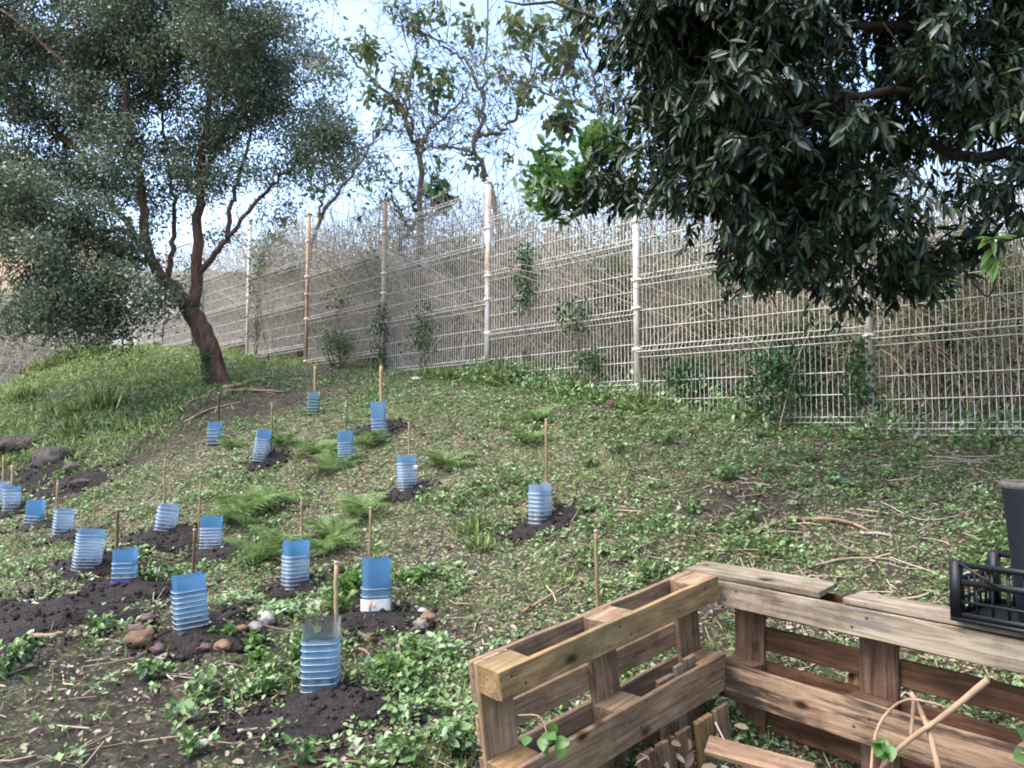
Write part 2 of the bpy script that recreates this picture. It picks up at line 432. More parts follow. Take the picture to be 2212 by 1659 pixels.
M['w_dark'] = wood_mat('wood_dark', (0.031, 0.013, 0.008), (0.081, 0.036, 0.017), (0.128, 0.065, 0.033), stain_amt=.4)
M['nail'] = plain('rusty_nail', (.03, .018, .012), .7)
M['ochre'] = noise_mat('ochre_wall', [(.3, (.52, .33, .19)), (.7, (.66, .45, .28))], .6, bump=.05)
M['cream'] = noise_mat('cream_wall', [(.3, (.55, .52, .43)), (.7, (.7, .66, .56))], .6, bump=.05)
M['rooftile'] = noise_mat('roof_tiles', [(.3, (.2, .1, .06)), (.7, (.36, .2, .13))], 2, bump=.3)
M['glass'] = plain('window_glass', (.04, .05, .06), .15, .8)

# ------------------------------------------------------------------ terrain
ctrl = []
def C(px, py, Y): ctrl.append(P(px, py, Y))
def H(x, y, h): ctrl.append(np.array([x, y, ZC + h]))
for a in [(692, 1515, 3.45), (410, 1368, 4.05), (812, 1343, 4.4), (638, 1268, 4.8), (1167, 1130, 5.3), (880, 1064, 6.3), (820, 934, 7.5),
          (748, 1000, 7.1), (562, 1000, 7.4), (463, 957, 8.2), (677, 900, 8.8), (190, 1217, 5.2), (267, 1277, 5.0), (356, 1157, 6.0),
          (456, 1202, 5.7), (133, 1164, 6.5), (73, 1143, 7.1), (22, 1105, 7.6), (470, 835, 10.2), (565, 782, 13.2),
          (0, 1659, 2.85), (300, 1620, 2.95), (700, 1659, 2.8), (1000, 1600, 2.95), (0, 1400, 3.9), (1000, 1350, 4.1), (1300, 1330, 4.0),
          (1500, 1180, 4.7), (1800, 1130, 4.7), (2100, 1060, 4.9), (2212, 1180, 4.1), (1400, 1000, 6.2), (1700, 985, 6.0), (2050, 985, 5.7),
          (250, 1000, 8.3), (50, 1062, 8.4), (60, 945, 9.4), (150, 975, 9.0), (0, 900, 10.6), (180, 850, 11.5), (300, 820, 12.2),
          (0, 845, 12.6), (130, 765, 14.6), (300, 748, 16.0), (330, 890, 10.2)]:
    C(*a)
for i, h in [(-6, 2.5), (-5, 2.38), (-4, 2.05), (-3, 1.78), (-2, 1.5), (-1, 1.2), (0, .97), (1, .72), (2, .36), (3, -.02), (4, -.12), (5, -.2)]:
    H(-2.04 + 1.716 * i, 12 - 1.812 * i, h)
for a in [(0, 0, -1.5), (-3, 0, -1.45), (3, 0, -1.5), (0, 1.5, -1.48), (1.35, 2.5, -1.44), (.9, 3.2, -1.3), (.05, 2.4, -1.46), (2.2, 2.2, -1.3), (-6, 2, -1.35), (6, 1, -1.0), (0, -4, -1.5), (-7, -4, -1.5), (7, -4, -1.3),
          (-6.5, 5, -1.1), (-8, 8.5, -.75), (-12, 9, -.6), (-12.4, 18.3, .9), (-12.3, 14, .1), (-12.3, 22.8, 2.3), (-16, 18, .6), (-16, 26, 1.8), (-10.2, 13, .5),
          (0, 14, 1.5), (3, 11, .9), (5.5, 8.5, .3), (-4, 17, 2.2), (8, 6, .1), (6, 13, 1.6), (0, 20, 2.7), (-8, 24, 3.0), (9, 12, 1.5), (10, 20, 3.0), (-20, 10, -.6), (-20, 34, 2.6), (0, 34, 3.4), (20, 30, 3.6), (18, 12, 1.8), (16, 0, -.6)]:
    H(*a)
for a in [(-9.8, 14.2, .5), (-10.5, 15.5, .55), (-11, 17, .75), (-8.9, 13, .66), (-9.9, 16.6, 1.2)]: H(*a)
C(60, 812, 13.6)
ctrl = np.array(ctrl)


def _tps(a, b):
    r = np.linalg.norm(a[:, None, :2] - b[None, :, :2], axis=-1)
    return r * 1.0                                  # linear kernel: stays tame between points


n_ = len(ctrl)
A_ = np.zeros((n_ + 3, n_ + 3)); A_[:n_, :n_] = _tps(ctrl, ctrl) - np.eye(n_) * .02
A_[:n_, n_] = 1; A_[:n_, n_ + 1:] = ctrl[:, :2]; A_[n_:, :n_] = A_[:n_, n_:].T
W_ = np.linalg.solve(A_, np.concatenate([ctrl[:, 2], [0, 0, 0]]))
# smoothed once onto a grid, then looked up
GX = np.linspace(-45, 45, 451); GY = np.linspace(-12, 66, 391)


def _raw(x, y):
    q = np.stack([x, y], -1)
    r = np.linalg.norm(q[:, None] - ctrl[None, :, :2], axis=-1)
    return r @ W_[:n_] + W_[n_] + q @ W_[n_ + 1:]


_xx, _yy = np.meshgrid(np.clip(GX, -20, 20), np.clip(GY, -4, 34))
GZ = np.concatenate([_raw(a, b) for a, b in zip(_xx, _yy)]).reshape(_xx.shape)
for _ in range(2):                                   # light blur takes the kinks off the control points
    g = np.pad(GZ, 1, mode='edge')
    GZ = (g[:-2, 1:-1] + g[2:, 1:-1] + g[1:-1, :-2] + g[1:-1, 2:] + 4 * g[1:-1, 1:-1]) / 8


def base_z(x, y):
    x = np.asarray(x, float); y = np.asarray(y, float)
    fx = np.clip((x - GX[0]) / (GX[1] - GX[0]), 0, len(GX) - 1.001); fy = np.clip((y - GY[0]) / (GY[1] - GY[0]), 0, len(GY) - 1.001)
    i = fx.astype(int); j = fy.astype(int); u = fx - i; v = fy - j
    return (GZ[j, i] * (1 - u) + GZ[j, i + 1] * u) * (1 - v) + (GZ[j + 1, i] * (1 - u) + GZ[j + 1, i + 1] * u) * v


def tz(x, y):
    return base_z(x, y) + (fbm(np.asarray(x) * 2.1, np.asarray(y) * 2.1, 3, 3) - .5) * .10 + (fbm(np.asarray(x) * 9., np.asarray(y) * 9., 9, 3) - .5) * .045


def G(px, py, y0=1.8, y1=30):
    """where the sight line through a picture point meets the ground"""
    d = ray(px, py); Y = np.linspace(y0, y1, 3000)
    z = ZC + d[2] * Y; t = tz(d[0] * Y, Y)
    k = np.argmax(z < t) if np.any(z < t) else len(Y) - 1
    return np.array([d[0] * Y[k], Y[k], float(t[k])])


def on_ground(x, y, dz=0.0): return np.array([x, y, float(tz(x, y)) + dz])


# the ground: one sheet, fine near the camera
def warp(n, a, b, c0, c1, fine):
    """n values from a to b, dense between c0 and c1"""
    core = np.arange(c0, c1, fine); out = []
    step, p = fine, c0
    while p > a: step *= 1.09; p -= step; out.append(p)
    lo = out[::-1]; out = []; step, p = fine, core[-1]
    while p < b: step *= 1.09; p += step; out.append(p)
    return np.concatenate([lo, core, out])


gx = warp(0, -140, 140, -5.0, 4.2, .034); gy = warp(0, -60, 220, 2.0, 9.0, .036)
XX, YY = np.meshgrid(gx, gy)
ZZ = tz(XX, YY)
far = np.clip((np.hypot(XX, YY - 10) - 40) / 60, 0, 1)
ZZ = ZZ * (1 - far) + 3.0 * far
nx, ny = len(gx), len(gy)
idx = np.arange(nx * ny).reshape(ny, nx)
q = np.stack([idx[:-1, :-1], idx[:-1, 1:], idx[1:, 1:], idx[1:, :-1]], -1).reshape(-1, 4)


def ground_mat():
    m, nt, N, L, b = new_mat('ground')
    tc = N.new('ShaderNodeTexCoord')
    def nz(s, d=6, r=.6):
        n = N.new('ShaderNodeTexNoise'); n.inputs['Scale'].default_value = s; n.inputs['Detail'].default_value = d; n.inputs['Roughness'].default_value = r
        L.new(tc.outputs['Object'], n.inputs['Vector']); return n
    a = nz(14, 8, .7); soil = ramp(nt, [(.3, (.016, .012, .011)), (.5, (.04, .03, .025)), (.68, (.1, .075, .058))]); L.new(a.outputs['Fac'], soil.inputs[0])
    c = nz(38, 6, .7); moss = ramp(nt, [(.3, (.022, .03, .013)), (.55, (.06, .075, .032)), (.75, (.14, .15, .08))]); L.new(c.outputs['Fac'], moss.inputs[0])
    e = nz(1.4, 8, .68); fac = ramp(nt, [(.42, (0, 0, 0)), (.62, (.8, .8, .8))]); L.new(e.outputs['Fac'], fac.inputs[0])
    mx = N.new('ShaderNodeMix'); mx.data_type = 'RGBA'; L.new(fac.outputs[0], mx.inputs[0]); L.new(soil.outputs[0], mx.inputs[6]); L.new(moss.outputs[0], mx.inputs[7])
    vo = N.new('ShaderNodeTexVoronoi'); vo.inputs['Scale'].default_value = 62; L.new(tc.outputs['Object'], vo.inputs['Vector'])
    sp = N.new('ShaderNodeSeparateColor'); L.new(vo.outputs['Color'], sp.inputs[0])
    chip = ramp(nt, [(.70, (0, 0, 0)), (.74, (1, 1, 1))]); L.new(sp.outputs[0], chip.inputs[0])
    cc_ = ramp(nt, [(.0, (.07, .11, .035)), (.45, (.13, .17, .06)), (.62, (.16, .12, .08)), (1, (.3, .23, .16))]); L.new(sp.outputs[1], cc_.inputs[0])
    mc = N.new('ShaderNodeMix'); mc.data_type = 'RGBA'; L.new(chip.outputs[0], mc.inputs[0]); L.new(mx.outputs[2], mc.inputs[6]); L.new(cc_.outputs[0], mc.inputs[7])
    at = N.new('ShaderNodeAttribute'); at.attribute_name = 'dug'
    ml = N.new('ShaderNodeMath'); ml.operation = 'MULTIPLY'; ml.inputs[1].default_value = .82; L.new(at.outputs['Fac'], ml.inputs[0])
    dk = ramp(nt, [(.3, (.012, .009, .009)), (.55, (.028, .021, .019)), (.75, (.075, .056, .046))]); L.new(a.outputs['Fac'], dk.inputs[0])
    md_ = N.new('ShaderNodeMix'); md_.data_type = 'RGBA'; L.new(ml.outputs[0], md_.inputs[0]); L.new(mc.outputs[2], md_.inputs[6]); L.new(dk.outputs[0], md_.inputs[7])
    L.new(md_.outputs[2], b.inputs['Base Color'])
    bp = N.new('ShaderNodeBump'); bp.inputs['Strength'].default_value = .9; bp.inputs['Distance'].default_value = .02
    n4 = nz(45, 8, .75); L.new(n4.outputs['Fac'], bp.inputs['Height']); L.new(bp.outputs[0], b.inputs['Normal'])
    b.inputs['Roughness'].default_value = .95; b.inputs['Specular IOR Level'].default_value = .15
    return m


GROUND = mesh_np('ground', np.stack([XX, YY, ZZ], -1).reshape(-1, 3), [q], ground_mat(), True)
g_ = ob('ground', GROUND)
tag(g_, kind='structure')

# ------------------------------------------------------------------ building beyond the left fence
bld = empty('building', (-21, 33, 3), 'ochre and cream building glimpsed through the crown of the tree on the mound', 'building')
def bx(name, mat, c, h, parent=bld, **k):
    mb = MB(); mb.box(c, (h[0], 0, 0), (0, h[1], 0), (0, 0, h[2])); o = ob(name, mb.mesh(name, mat), parent); return o
wl = bx('wall', M['ochre'], (-26, 34, 5.2), (7.0, 3, 5.0)); w2 = bx('wall', M['cream'], (-13.0, 35, 4.6), (3.9, 3, 3.4))
w2['label'] = 'cream lower wing'
bx('roof', M['rooftile'], (-26, 34, 10.35), (7.3, 3.3, .14)); bx('roof', M['rooftile'], (-13.0, 35, 8.15), (4.2, 3.3, .14))
for cx, cy, cz in [(-22.2, 30.99, 7.6), (-19.2, 30.99, 7.6), (-22.2, 30.99, 4.6), (-14.6, 31.99, 5.6), (-11.8, 31.99, 5.6)]:
    w = bx('window', M['w_grey'], (cx, cy, cz), (.6, .03, .75)); bx('pane', M['glass'], (cx, cy - .035, cz), (.5, .012, .64), w)

# ------------------------------------------------------------------ fence
def fp(i): return np.array([-2.04 + 1.716 * i, 12 - 1.812 * i])


def make_post(parent, x, y, z0, z1, wdir, mat, clamps):
    mb = MB(); ax = np.array([wdir[0], wdir[1], 0.0]); ay = np.array([-wdir[1], wdir[0], 0.0])
    zc = (z0 + z1) / 2; mb.box((x, y, zc), ax * .03, ay * .03, (0, 0, (z1 - z0) / 2))
    mb.box((x, y, z1 + .012), ax * .035, ay * .035, (0, 0, .012))
    p = ob('post', mb.mesh('post', mat), parent)
    for cz in clamps:
        c = MB(); c.box((x, y, cz), ax * .042, ay * .042, (0, 0, .016)); ob('clamp', c.mesh('clamp', M['clamp']), p)
    return p


folds = [.03, .83, 1.63, 2.38]
def make_panel(parent, a, b, zb, H_=2.43, tilt=0.0):
    a = np.array(a); b = np.array(b); d = b - a; ln = np.linalg.norm(d); d = d / ln; nrm = np.array([d[1], -d[0]])
    if nrm[1] > 0: nrm = -nrm                       # folds bulge toward the camera side
    nw = int(ln / .05); t = (np.arange(nw) + .5) / nw * ln
    zs = [0]; off = [0]
    for f in folds[1:3]:
        zs += [f - .06, f, f + .06]; off += [0, .035, 0]
    zs = np.array([0, .05, .10] + zs[1:] + [H_ - .1, H_ - .05, H_ + .02]); off = np.array([0, .03, 0] + off[1:] + [0, .03, 0])
    mb = MB()
    Q = np.zeros((nw, len(zs), 3))
    for k in range(len(zs)):
        Q[:, k, 0] = a[0] + d[0] * t + nrm[0] * off[k]; Q[:, k, 1] = a[1] + d[1] * t + nrm[1] * off[k]; Q[:, k, 2] = zb + zs[k] + tilt * t
    mb.tubes(Q, .0034, 4, False)
    pn = ob('mesh_panel', mb.mesh('mesh_panel', M['wire']), parent)
    hz = [.0, .05, .10, .3, .5, .77, .83, .89, 1.09, 1.29, 1.57, 1.63, 1.69, 1.89, 2.09, 2.33, 2.38, 2.43]
    for z in hz:
        o_ = float(np.interp(z, zs, off)) + .006
        A0 = [a[0] + nrm[0] * o_, a[1] + nrm[1] * o_, zb + z]; B0 = [b[0] + nrm[0] * o_, b[1] + nrm[1] * o_, zb + z + tilt * ln]
        m2 = MB(); m2.tubes(np.array([[A0, B0]]), .0045, 4, False)
        ob('horizontal_wire', m2.mesh('horizontal_wire', M['wire']), pn)


fence = empty('mesh_fence', (fp(0)[0], fp(0)[1], ZC + 1), 'long white welded mesh fence stepping down the slope behind the young plantings', 'fence')
pb = {-6: 2.42, -5: 2.3, -4: 2.1, -3: 1.85, -2: 1.52, -1: 1.22, 0: .9, 1: .48, 2: .06, 3: -.02, 4: -.06}
gh = {-6: 2.5, -5: 2.38, -4: 2.05, -3: 1.78, -2: 1.5, -1: 1.2, 0: .97, 1: .72, 2: .36, 3: -.02, 4: -.12, 5: -.2}
for i in range(-6, 6):
    p = fp(i)
    top = max(pb.get(i, pb.get(i - 1)), pb.get(i - 1, -9)) + 2.5 + ZC
    lo = pb.get(i, pb.get(i - 1)) + ZC
    make_post(fence, p[0], p[1], ZC + gh[i] - .3, top, (.688, -.726), M['post_rust'] if i in (-4, 1) else M['post_tan'] if i in (-1, 0) else M['post'], [lo + .08, lo + .86, lo + 1.32, lo + 1.64, lo + 2.3])
for i in range(-6, 5):
    make_panel(fence, fp(i), fp(i + 1), pb[i] + ZC, tilt=(-.01 if i == 2 else 0))
fence2 = empty('mesh_fence', (-12.4, 18, ZC + 1), 'white welded mesh fence beyond the grassy mound under the tree crown', 'fence')
c0 = fp(-6)
lp = [(c0[0] - .15, c0[1] - .05), (-12.36, 20.4), (-12.42, 17.9), (-12.5, 15.4), (-12.6, 12.9)]
for k in range(4):
    make_panel(fence2, lp[k], lp[k + 1], ZC + [1.75, .93, .6, .3][k])
for k in range(1, 5):
    make_post(fence2, lp[k][0], lp[k][1], float(base_z(*lp[k])) - .3, ZC + [1.75, .93, .6, .3][k - 1] + 2.5, (0, 1), M['post'], [ZC + 1.4])

# ------------------------------------------------------------------ tree tools
def crom(pts, K):
    """smooth curve through points (n,d) -> (K,d)"""
    p = np.asarray(pts, float); n = len(p)
    if n == 2: return p[0] + (p[1] - p[0]) * np.linspace(0, 1, K)[:, None]
    e = np.vstack([2 * p[0] - p[1], p, 2 * p[-1] - p[-2]])
    out = []
    for t in np.linspace(0, n - 1 - 1e-6, K):
        i = int(t); u = t - i; a, b, c, d = e[i:i + 4]
        out.append(.5 * ((2 * b) + (-a + c) * u + (2 * a - 5 * b + 4 * c - d) * u * u + (-a + 3 * b - 3 * c + d) * u ** 3))
    return np.array(out)


def limb(mb, px, r0, r1, K=16, sides=8, jit=.02, samples=None, flare=False):
    """px: list of (px, py, depth)"""
    pts = np.array([P(*a) if isinstance(a, tuple) else a for a in px])
    c = crom(pts, K); c[1:-1] += rng.normal(size=(K - 2, 3)) * jit
    rr = np.linspace(r0, r1, K) * (1 + rng.normal(size=K) * .04)
    if flare: rr[0] *= 1.45; rr[1] *= 1.15
    mb.tubes(c, rr[None], sides)
    if samples is not None: samples.append(c)
    return c


def blob_points(blobs, n, clump=0.0, per=14):
    """blobs: (px,py,depth, rx_px, ry_px, weight, rdepth_m) -> points inside the ellipsoids"""
    w = np.array([b[3] * b[4] * b[5] for b in blobs], float); w /= w.sum()
    ch = rng.choice(len(blobs), n, p=w); out = np.zeros((n, 3))
    for k, b in enumerate(blobs):
        m = np.where(ch == k)[0]
        if len(m) == 0: continue
        c = P(b[0], b[1], b[2]); s = b[2] / F
        if clump:
            nc = max(2, len(m) // per); v = (rand_dir(nc) * (rng.random((nc, 1)) ** .4))[rng.integers(0, nc, len(m))]
            out[m] = c + v * np.array([b[3] * s, b[6], b[4] * s]) * 1.05 + rand_dir(len(m)) * (rng.random((len(m), 1)) ** .5) * clump * np.array([1.2, 1, .75])
        else:
            v = rand_dir(len(m)) * (rng.random((len(m), 1)) ** .45)
            out[m] = c + v * np.array([b[3] * s, b[6], b[4] * s])
    return out


def spray(lb, tw, centres, per, tl, L, W, droop, nb=(0, -.3, .6), r=.0022):
    """leaves set along short drooping twigs; returns leaf base, direction, normal, length, width"""
    m = len(centres); td = rand_dir(m, (0, 0, -droop)); ln = tl * rng.uniform(.6, 1.3, m)
    e = centres + td * ln[:, None]; mid = (centres + e) / 2 + rng.normal(size=(m, 3)) * .01
    tw.tubes(np.stack([centres - td * ln[:, None] * .8, mid, e], 1), np.array([[1.3, 1, .5]]) * r * np.ones((m, 1)), 3, False)
    n = m * per; s_ = np.tile(np.linspace(.0, 1, per), m); T = np.repeat(td, per, 0)
    base = np.repeat(centres, per, 0) + T * (np.repeat(ln, per) * s_)[:, None]
    rad = rand_dir(n); rad = norm(rad - T * np.sum(rad * T, 1, keepdims=True))
    D = norm(T * (.45 + .6 * s_[:, None]) + rad * .85 + np.array([0, 0, -.35]) * droop)
    Ls = rng.uniform(*L, n); Ws = Ls * rng.uniform(*W, n)
    return base, D, norm(rand_dir(n) * .45 + np.array(nb)), Ls, Ws


def foliage(mb, centres, per, spread, L, W, bias, shape='quad', nb=(0, 0, 1.0), fold=.2, curl=0., sizevar=.3):
    n = len(centres) * per
    c = np.repeat(centres, per, 0) + rng.normal(size=(n, 3)) * spread
    D = rand_dir(n, bias); Nn = rand_dir(n, nb)
    sc = 1 + rng.normal(size=n) * sizevar * .5; sc = np.clip(sc, .5, 1.6)
    mb.leaves(c, D, Nn, L * sc, W * sc, shape, fold, curl)
    return c


def twigs(mb, centres, samples, r=.006, sag=.1, K=5, maxlen=2.5):
    sm = np.concatenate(samples)
    for c in np.array_split(centres, max(1, len(centres) // 400)):
        d = np.linalg.norm(sm[None] - c[:, None], axis=-1) + rng.random((len(c), len(sm))) * .25
        j = np.argmin(d, 1); a = sm[j]; ok = d[np.arange(len(c)), j] < maxlen
        a, b = a[ok], c[ok]
        t = np.linspace(0, 1, K)[None, :, None]
        mid = rng.normal(size=(len(a), 1, 3)) * .12 * np.linalg.norm(b - a, axis=1)[:, None, None]
        Q = a[:, None] * (1 - t) + b[:, None] * t + mid * (t * (1 - t) * 4)
        rr = np.linspace(1.6, .5, K)[None] * r * np.ones((len(a), 1))
        mb.tubes(Q, rr, 3, False)


# ------------------------------------------------------------------ tree on the mound (left)
D0 = 10.2
tb = G(472, 832, 9, 11.5)
D0 = tb[1]
tree = empty('evergreen_tree', tb, 'leaning evergreen tree with forked reddish trunk and dense small grey-green leaves', 'tree')
mb = MB(); sm = []
limb(mb, [(476, 850, D0), (462, 790, D0), (447, 735, D0), (425, 690, D0), (407, 662, D0)], .155, .125, 14, 12, .008, sm, True)
ob('trunk', mb.mesh('trunk', M['bark_red'], True), tree)
LB = [([(412, 672, D0), (424, 620, D0), (426, 560, D0 - .05), (431, 500, D0), (430, 430, D0 + .1), (434, 360, D0 + .1), (445, 280, D0 + .1), (455, 180, D0), (470, 80, D0), (480, -40, D0)], 0.090, 0.025),
      ([(412, 670, D0), (372, 622, D0), (340, 585, D0 - .1), (322, 540, D0 - .1), (312, 470, D0 - .2), (306, 400, D0 - .2), (292, 320, D0 - .3), (270, 220, D0 - .3), (262, 120, D0 - .3)], 0.094, 0.024),
      ([(335, 578, D0 - .05), (298, 512, D0 + .1), (250, 448, D0 + .2), (205, 372, D0 + .3), (165, 320, D0 + .3), (120, 270, D0 + .4), (60, 200, D0 + .4), (-40, 120, D0 + .3), (-120, 20, D0 + .3)], 0.058, 0.021),
      ([(362, 606, D0), (371, 535, D0 + .3), (378, 480, D0 + .4), (374, 420, D0 + .4), (360, 340, D0 + .5), (350, 240, D0 + .5)], 0.043, 0.017),
      ([(426, 602, D0), (460, 552, D0 - .1), (490, 512, D0 - .2), (500, 450, D0 - .2), (512, 395, D0 - .2), (540, 300, D0 - .3), (560, 200, D0 - .3)], 0.047, 0.015),
      ([(488, 514, D0 - .2), (540, 452, D0 - .2), (590, 396, D0 - .1), (632, 358, D0), (690, 320, D0 + .1), (740, 290, D0 + .1)], 0.033, 0.010),
      ([(322, 545, D0 - .05), (270, 500, D0 - .6), (200, 500, D0 - 1.0), (130, 530, D0 - 1.2), (60, 580, D0 - 1.3)], 0.047, 0.013),
      ([(335, 575, D0), (280, 560, D0 - .6), (220, 590, D0 - .9), (170, 640, D0 - 1.1)], 0.035, 0.010),
      ([(434, 380, D0), (500, 300, D0 + .2), (580, 240, D0 + .3), (660, 180, D0 + .3)], 0.031, 0.010),
      ([(292, 320, D0 - .3), (220, 240, D0 - .6), (150, 150, D0 - .8), (80, 80, D0 - .9), (-20, 0, D0 - .9), (-60, -90, D0 - .9)], 0.031, 0.012),
      ([(450, 230, D0), (520, 130, D0 + .2), (600, 60, D0 + .3)], 0.023, 0.009),
      ([(205, 372, D0 + .3), (120, 400, D0 + .1), (30, 420, D0)], 0.023, 0.009)]
for pts, r0, r1 in LB:
    mb = MB(); limb(mb, pts, r0, r1, 22, 8, .02, sm); ob('limb', mb.mesh('limb', M['bark_red'], True), tree)
B = []
for b in [(90, 60, 150, 110, 1), (260, 60, 150, 110, 1.15), (420, 60, 140, 100, 1.1), (560, 60, 120, 90, 1.0), (640, 110, 60, 70, .9), (150, 180, 130, 90, .9), (330, 180, 140, 90, 1.2),
          (520, 180, 120, 80, .95), (630, 190, 60, 50, .7), (40, 280, 90, 80, .7), (260, 280, 110, 60, 1.0), (420, 290, 80, 70, .9), (560, 270, 90, 60, .55),
          (700, 240, 70, 50, .8), (720, 300, 70, 45, .8), (660, 330, 60, 40, .8), (760, 350, 30, 50, .4), (690, 370, 45, 20, .6), (120, 330, 60, 40, .5), (350, 380, 90, 60, .9), (250, 390, 60, 40, .6), (450, 400, 60, 50, .6), (540, 360, 60, 60, .5), (600, 330, 60, 40, .6),
          (70, 430, 110, 60, 1.3), (160, 455, 90, 45, 1.2), (230, 470, 60, 40, .8), (110, 380, 100, 50, 1.1), (20, 490, 60, 50, 1.0), (240, 500, 50, 35, .8), (20, 400, 60, 70, .9), (320, 460, 80, 30, .6), (430, 470, 50, 30, .3), (520, 440, 50, 35, .35), (560, 430, 40, 20, .3),
          (130, 500, 80, 40, 1.3), (215, 535, 60, 45, 1.5), (60, 560, 60, 40, 1.2), (150, 580, 70, 40, 1.7), (235, 590, 45, 35, 1.5), (70, 625, 55, 32, 1.4), (165, 640, 65, 35, 1.7), (225, 665, 40, 35, 1.2), (40, 680, 35, 22, .8), (110, 690, 55, 28, 1.4), (170, 700, 50, 28, 1.2), (10, 610, 30, 30, .6), (190, 725, 60, 28, 1.0), (130, 735, 35, 16, .6), (245, 690, 30, 40, .8), (255, 650, 45, 40, 1.0),
          (262, 600, 26, 34, .6), (330, 640, 35, 45, .9), (300, 560, 30, 12, .3), (345, 665, 22, 28, .7), (290, 690, 20, 30, .35), (390, 560, 25, 30, .2),
          (-120, 100, 150, 160, 1), (-120, 350, 130, 150, .9), (-60, 540, 50, 60, .4), (100, -140, 200, 120, .8), (400, -140, 220, 110, .8), (620, -60, 70, 60, .6)]:
    low = b[1] > 415 and b[0] < 300
    if low: b = (b[0] * .96 - 4, b[1], b[2] * .78, b[3] * .78, b[4])
    B.append((b[0], b[1], D0 + (-1.1 if low else rng.uniform(-.5, .5)), b[2], b[3], b[4], .75 if low else 1.3))
cen = blob_points(B, 9200, .31, 24)
mb = MB(); twigs(mb, cen[::3], sm, .005, maxlen=.85); o = ob('twigs', mb.mesh('twigs', M['bark_dark']), tree); o['kind'] = 'stuff'
mb = MB(); foliage(mb, cen, 24, .1, .06, .027, (0, 0, .1), nb=(0, -.15, .9))
o = ob('crown', mb.mesh('crown', M['leaf_olive']), tree); o['kind'] = 'stuff'
# suckers at the foot
mb = MB(); cc = blob_points([(440, 775, D0 - .25, 8, 40, 1, .06), (448, 815, D0 - .3, 14, 14, 1, .1)], 26)
foliage(mb, cc, 8, .03, .05, .025, (0, 0, .5)); o = ob('basal_shoots', mb.mesh('basal_shoots', M['leaf_vine']), tree); o['kind'] = 'stuff'

# ------------------------------------------------------------------ large dark tree (right, near)
dtb = on_ground(5.3, 5.2, -.05)
dark = empty('broadleaf_tree', dtb, 'dark glossy large-leaved tree overhanging the fence and the pallet bin', 'tree')
mb = MB(); sm = []
tp = [dtb, dtb + [.05, 0, .8], dtb + [-.05, .05, 1.7], dtb + [-.1, .1, 2.5]]
limb(mb, tp, .2, .15, 14, 12, .01, sm, True); ob('trunk', mb.mesh('trunk', M['bark_dark'], True), dark)
fk = tp[-1]
DL = [([fk, P(2400, 420, 5.3), P(2260, 480, 5.2), P(2130, 540, 5.1), P(2085, 582, 5.0), P(2020, 596, 4.9), P(1950, 606, 4.9)], 0.039, 0.010),
      ([fk, P(2300, 350, 5.2), P(2130, 330, 5.1), P(1960, 320, 5.1), P(1780, 330, 5.2), P(1600, 380, 5.4), P(1420, 410, 5.6), P(1250, 410, 5.8), P(1150, 400, 5.9)], 0.055, 0.007),
      ([fk, P(2350, 160, 5.2), P(2150, 90, 5.0), P(1950, 60, 4.8), P(1700, 50, 4.7), P(1450, 60, 4.8), P(1250, 20, 5.0), P(1090, 2, 5.1)], 0.050, 0.006),
      ([fk, P(2300, 230, 5.0), P(2050, 210, 4.7), P(1850, 200, 4.6), P(1650, 240, 4.6), P(1480, 290, 4.8), P(1400, 310, 4.9)], 0.044, 0.008),
      ([P(2130, 540, 5.1), P(2120, 500, 5.0), P(2140, 440, 4.9), P(2120, 380, 4.9)], 0.014, 0.007),
      ([P(1780, 330, 5.2), P(1700, 420, 5.0), P(1650, 500, 4.9), P(1600, 560, 4.9)], 0.019, 0.007),
      ([P(1960, 320, 5.1), P(1900, 420, 5.0), P(1850, 520, 4.9), P(1800, 590, 4.8)], 0.019, 0.007),
      ([fk, P(2500, 0, 5), P(2300, -250, 5), P(2000, -350, 5.2), P(1700, -350, 5.4)], 0.050, 0.014)]
for pts, r0, r1 in DL:
    mb = MB(); limb(mb, pts, r0, r1, 24, 8, .02, sm); ob('limb', mb.mesh('limb', M['bark_dark'], True), dark)
B = []
